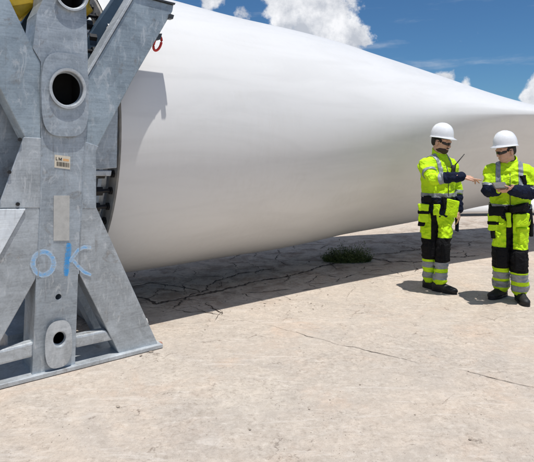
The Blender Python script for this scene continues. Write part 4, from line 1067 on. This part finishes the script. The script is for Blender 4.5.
# ---- worker 1 (left, pointing)
J1 = dict(head=(441, 142, 0), neck=(439, 158, .03), chest=(438, 176, .02), pelvis=(438.5, 206, .02),
          shr=(425.5, 166, -.04), elr=(433, 179, -.24), wrr=(461, 176.5, -.40),
          shl=(450.5, 166, .10), ell=(456.5, 188, .15), wrl=(458.5, 209, .07),
          hipr=(430.5, 211, .02), knr=(428.5, 246, .0), anr=(429.5, 277, .12),
          hipl=(446, 211, .02), knl=(442.5, 250, -.08), anl=(440, 279, -.03))
g1 = np.array((438 - 267, 0)) / FPX * 6.06
opt1 = dict(torso_fwd=(.45, -.9, 0), head_fwd=(.70, -.70, -.24), helm_fwd=(.71, -.70, -.11), hsc=1.06, beard=True, helm=.98, hup=-.004,
            hipw=.185, flat=1.35, leg=(.099, .071, .067), chestw=.198, waistw=.195, arm=(.074, .058, .043), hem=.02, seed=1.3, vt=.075,
            bandsr=(238, 259, 259.5, 265.5, 270.5, 276.5), bandsl=(237.5, 262, 261, 267.5, 271.5, 278.5),
            toer=(.55, -.75, 0), toel=(.80, -.60, 0), fsc=.92,
            cuffr=(.42, 1.25), cuffl=(.35, 1.3), btaper=(.24, .42), btapel=(.15, .32), utaper=(.45, .62), utapel=(.5, .68), wtape=(192.5, 196.5),
            handr=dict(d=(.96, .02, -.12), palm=(.1, .35, -1), side=(-.1, -.6, .6), curl=(.0, .30, .50, .62), thumb=.35, L=.215),
            handl=dict(d=(.02, -.12, -1), palm=(-.8, .4, 0), side=(0, -1, 0), curl=(.3, .35, .4, .4), thumb=.4),
            cargo=[((422.5, 226, -.02), .05, .15, .05, (0, 1, 0), None)],
            pouch=[((423.5, 213, -.14), .115, .20, .05, (1, -.35, 0), (0, 0, 1), M_hiviz, 'holster_pocket', (.05, .09, M_black)),
                   ((451.5, 208, -.10), .17, .19, .05, (1, .25, -.25), (.12, 0, 1), M_hiviz, 'holster_pocket', None),
                   ((436.5, 210, -.145), .075, .12, .03, (1, -.3, 0), (0, 0, 1), M_hiviz, 'fly_flap', None),
                   ((421.5, 221.5, -.12), .07, .10, .05, (1, -.4, 0), (.1, 0, 1), M_black, 'tool_pouch', None),
                   ((457, 221, .06), .035, .24, .05, (1, .0, 0), (.0, 0, 1), M_navy, 'tool_pouch', None),
                   ((427.5, 199, -.16), .09, .07, .05, (1, -.35, 0), (0, 0, 1), M_black, 'belt_bag', None),
                   ((444, 203, -.165), .03, .14, .03, (1, .0, .3), (-.2, 0, 1), M_black, 'belt_bag', None)])
T1, j1, cv1 = build_person((g1[0], 6.06), 6.06, 'worker in white hard hat and sunglasses pointing with outstretched arm, nearer the blade', J1, opt1)
# radio with antenna on the chest
rd = cv1(453.5, 169, -.09); bm = bmesh.new(); box_bm(bm, rd, (.02, .008, 0), (-.006, .015, 0), (.004, 0, .045)); bmesh.ops.bevel(bm, geom=bm.edges[:], offset=.005, segments=2, affect='EDGES')
ra = obj_bm('radio', bm, M_rubber, None, True); tag(ra, 'black two way radio clipped to the chest of the pointing worker', 'radio')
bm = bmesh.new(); tube_bm(bm, [cv1(454, 166.5, -.09), cv1(464.5, 154, -.10)], [.0065, .0045], 8); obj_bm('antenna', bm, M_rubber, ra, True)

# ---- worker 2 (right, holding a tablet)
J2 = dict(head=(506.0, 151, -.02), neck=(509.5, 166, .0), chest=(509.5, 184, .01), pelvis=(510, 214, .01),
          shr=(492, 172, .02), elr=(488.5, 190, -.04), wrr=(496, 190.5, -.22),
          shl=(526.5, 171.5, -.04), ell=(531.5, 192, -.07), wrl=(512, 190.5, -.27),
          hipr=(502, 217, .0), knr=(501, 254, -.02), anr=(501, 284, .20),
          hipl=(518.5, 217, .0), knl=(518.5, 258, -.09), anl=(520, 288, .03))
g2 = np.array((510 - 267, 0)) / FPX * 5.62
opt2 = dict(torso_fwd=(-.38, -.92, 0), head_fwd=(-.95, -.28, -.20), helm_fwd=(-.97, -.28, -.06), hsc=1.02, beard=False, helm=1.0, hup=-.002,
            hipw=.19, flat=1.32, leg=(.102, .079, .076), chestw=.205, waistw=.195, arm=(.075, .060, .045), hem=.02, seed=7.7, vt=.085, vtz=.0,
            bandsr=(246, 268.5, 268.5, 275.5, 279, 285.5), bandsl=(249, 273, 272.5, 280, 284.5, 290.5),
            toer=(-.80, -.55, 0), toel=(-.10, -1, 0), fsc=1.04,
            cuffr=(-.15, 1.25), cuffl=(.0, 1.3), btaper=(-1.72, -1.86), btapel=(-1.74, -1.88), utaper=(.25, .25), utapel=(.35, .35), wtape=(203.5, 207.5),
            handr=dict(d=(.55, -.42, .10), palm=(.1, -.4, 1), side=(-.5, -.8, 0), curl=(.3, .3, .3, .35), thumb=.5),
            handl=dict(d=(-.95, -.10, .02), palm=(.1, .5, .75), side=(.1, -.3, 1), curl=(.45, .45, .45, .45), thumb=.3),
            cargo=[((522.5, 236, -.12), .125, .17, .05, (1, .35, 0), (.40, .12, M_hiviz)), ((495, 228, -.03), .045, .15, .06, (0, 1, 0), None)],
            pouch=[((493, 222, -.15), .10, .17, .05, (1, -.35, 0), (0, 0, 1), M_hiviz, 'holster_pocket', (-.05, .10, M_black)),
                   ((521, 220, -.155), .17, .13, .05, (1, .25, 0), (0, 0, 1), M_hiviz, 'holster_pocket', None),
                   ((508.5, 220, -.16), .05, .15, .03, (1, 0, 0), (0, 0, 1), M_hiviz, 'fly_flap', None),
                   ((496, 211, -.17), .14, .10, .06, (1, -.35, 0), (.2, 0, 1), M_black, 'belt_bag', None),
                   ((519, 208, -.18), .20, .07, .06, (1, .2, .2), (0, 0, 1), M_black, 'belt_bag', None),
                   ((493, 233, -.06), .04, .12, .04, (1, 0, 0), (0, 0, 1), M_black, 'tool_pouch', None),
                   ((530.5, 226, .0), .04, .22, .06, (1, 0, 0), (0, 0, 1), M_black, 'tool_pouch', None),
                   ((523.5, 180, -.155), .06, .10, .04, (1, .3, .2), (-.2, 0, 1), M_black, 'chest_pouch', None)])
T2, j2, cv2 = build_person((g2[0], 5.62), 5.62, 'worker in white hard hat looking sideways while holding a small tablet in both hands', J2, opt2)
bm = bmesh.new(); tc_ = cv2(500.0, 185.5, -.31); tx = Vector((.97, -.05, .05)).normalized(); ty = Vector((.0, .80, .52)).normalized(); tz = tx.cross(ty)
box_bm(bm, tc_, tx * .066, ty * .05, tz * .006); bmesh.ops.bevel(bm, geom=bm.edges[:], offset=.004, segments=2, affect='EDGES')
tb = obj_bm('tablet', bm, M_tablet, None, True); tag(tb, 'small dark tablet held in both hands by the right worker', 'tablet')
bm = bmesh.new(); box_bm(bm, Vector(tc_) + tz * .0065, tx * .059, ty * .043, tz * .001); obj_bm('screen', bm, M_screen, tb)

# join a few depth-of-surface render settings
scene.cycles.max_bounces = 8
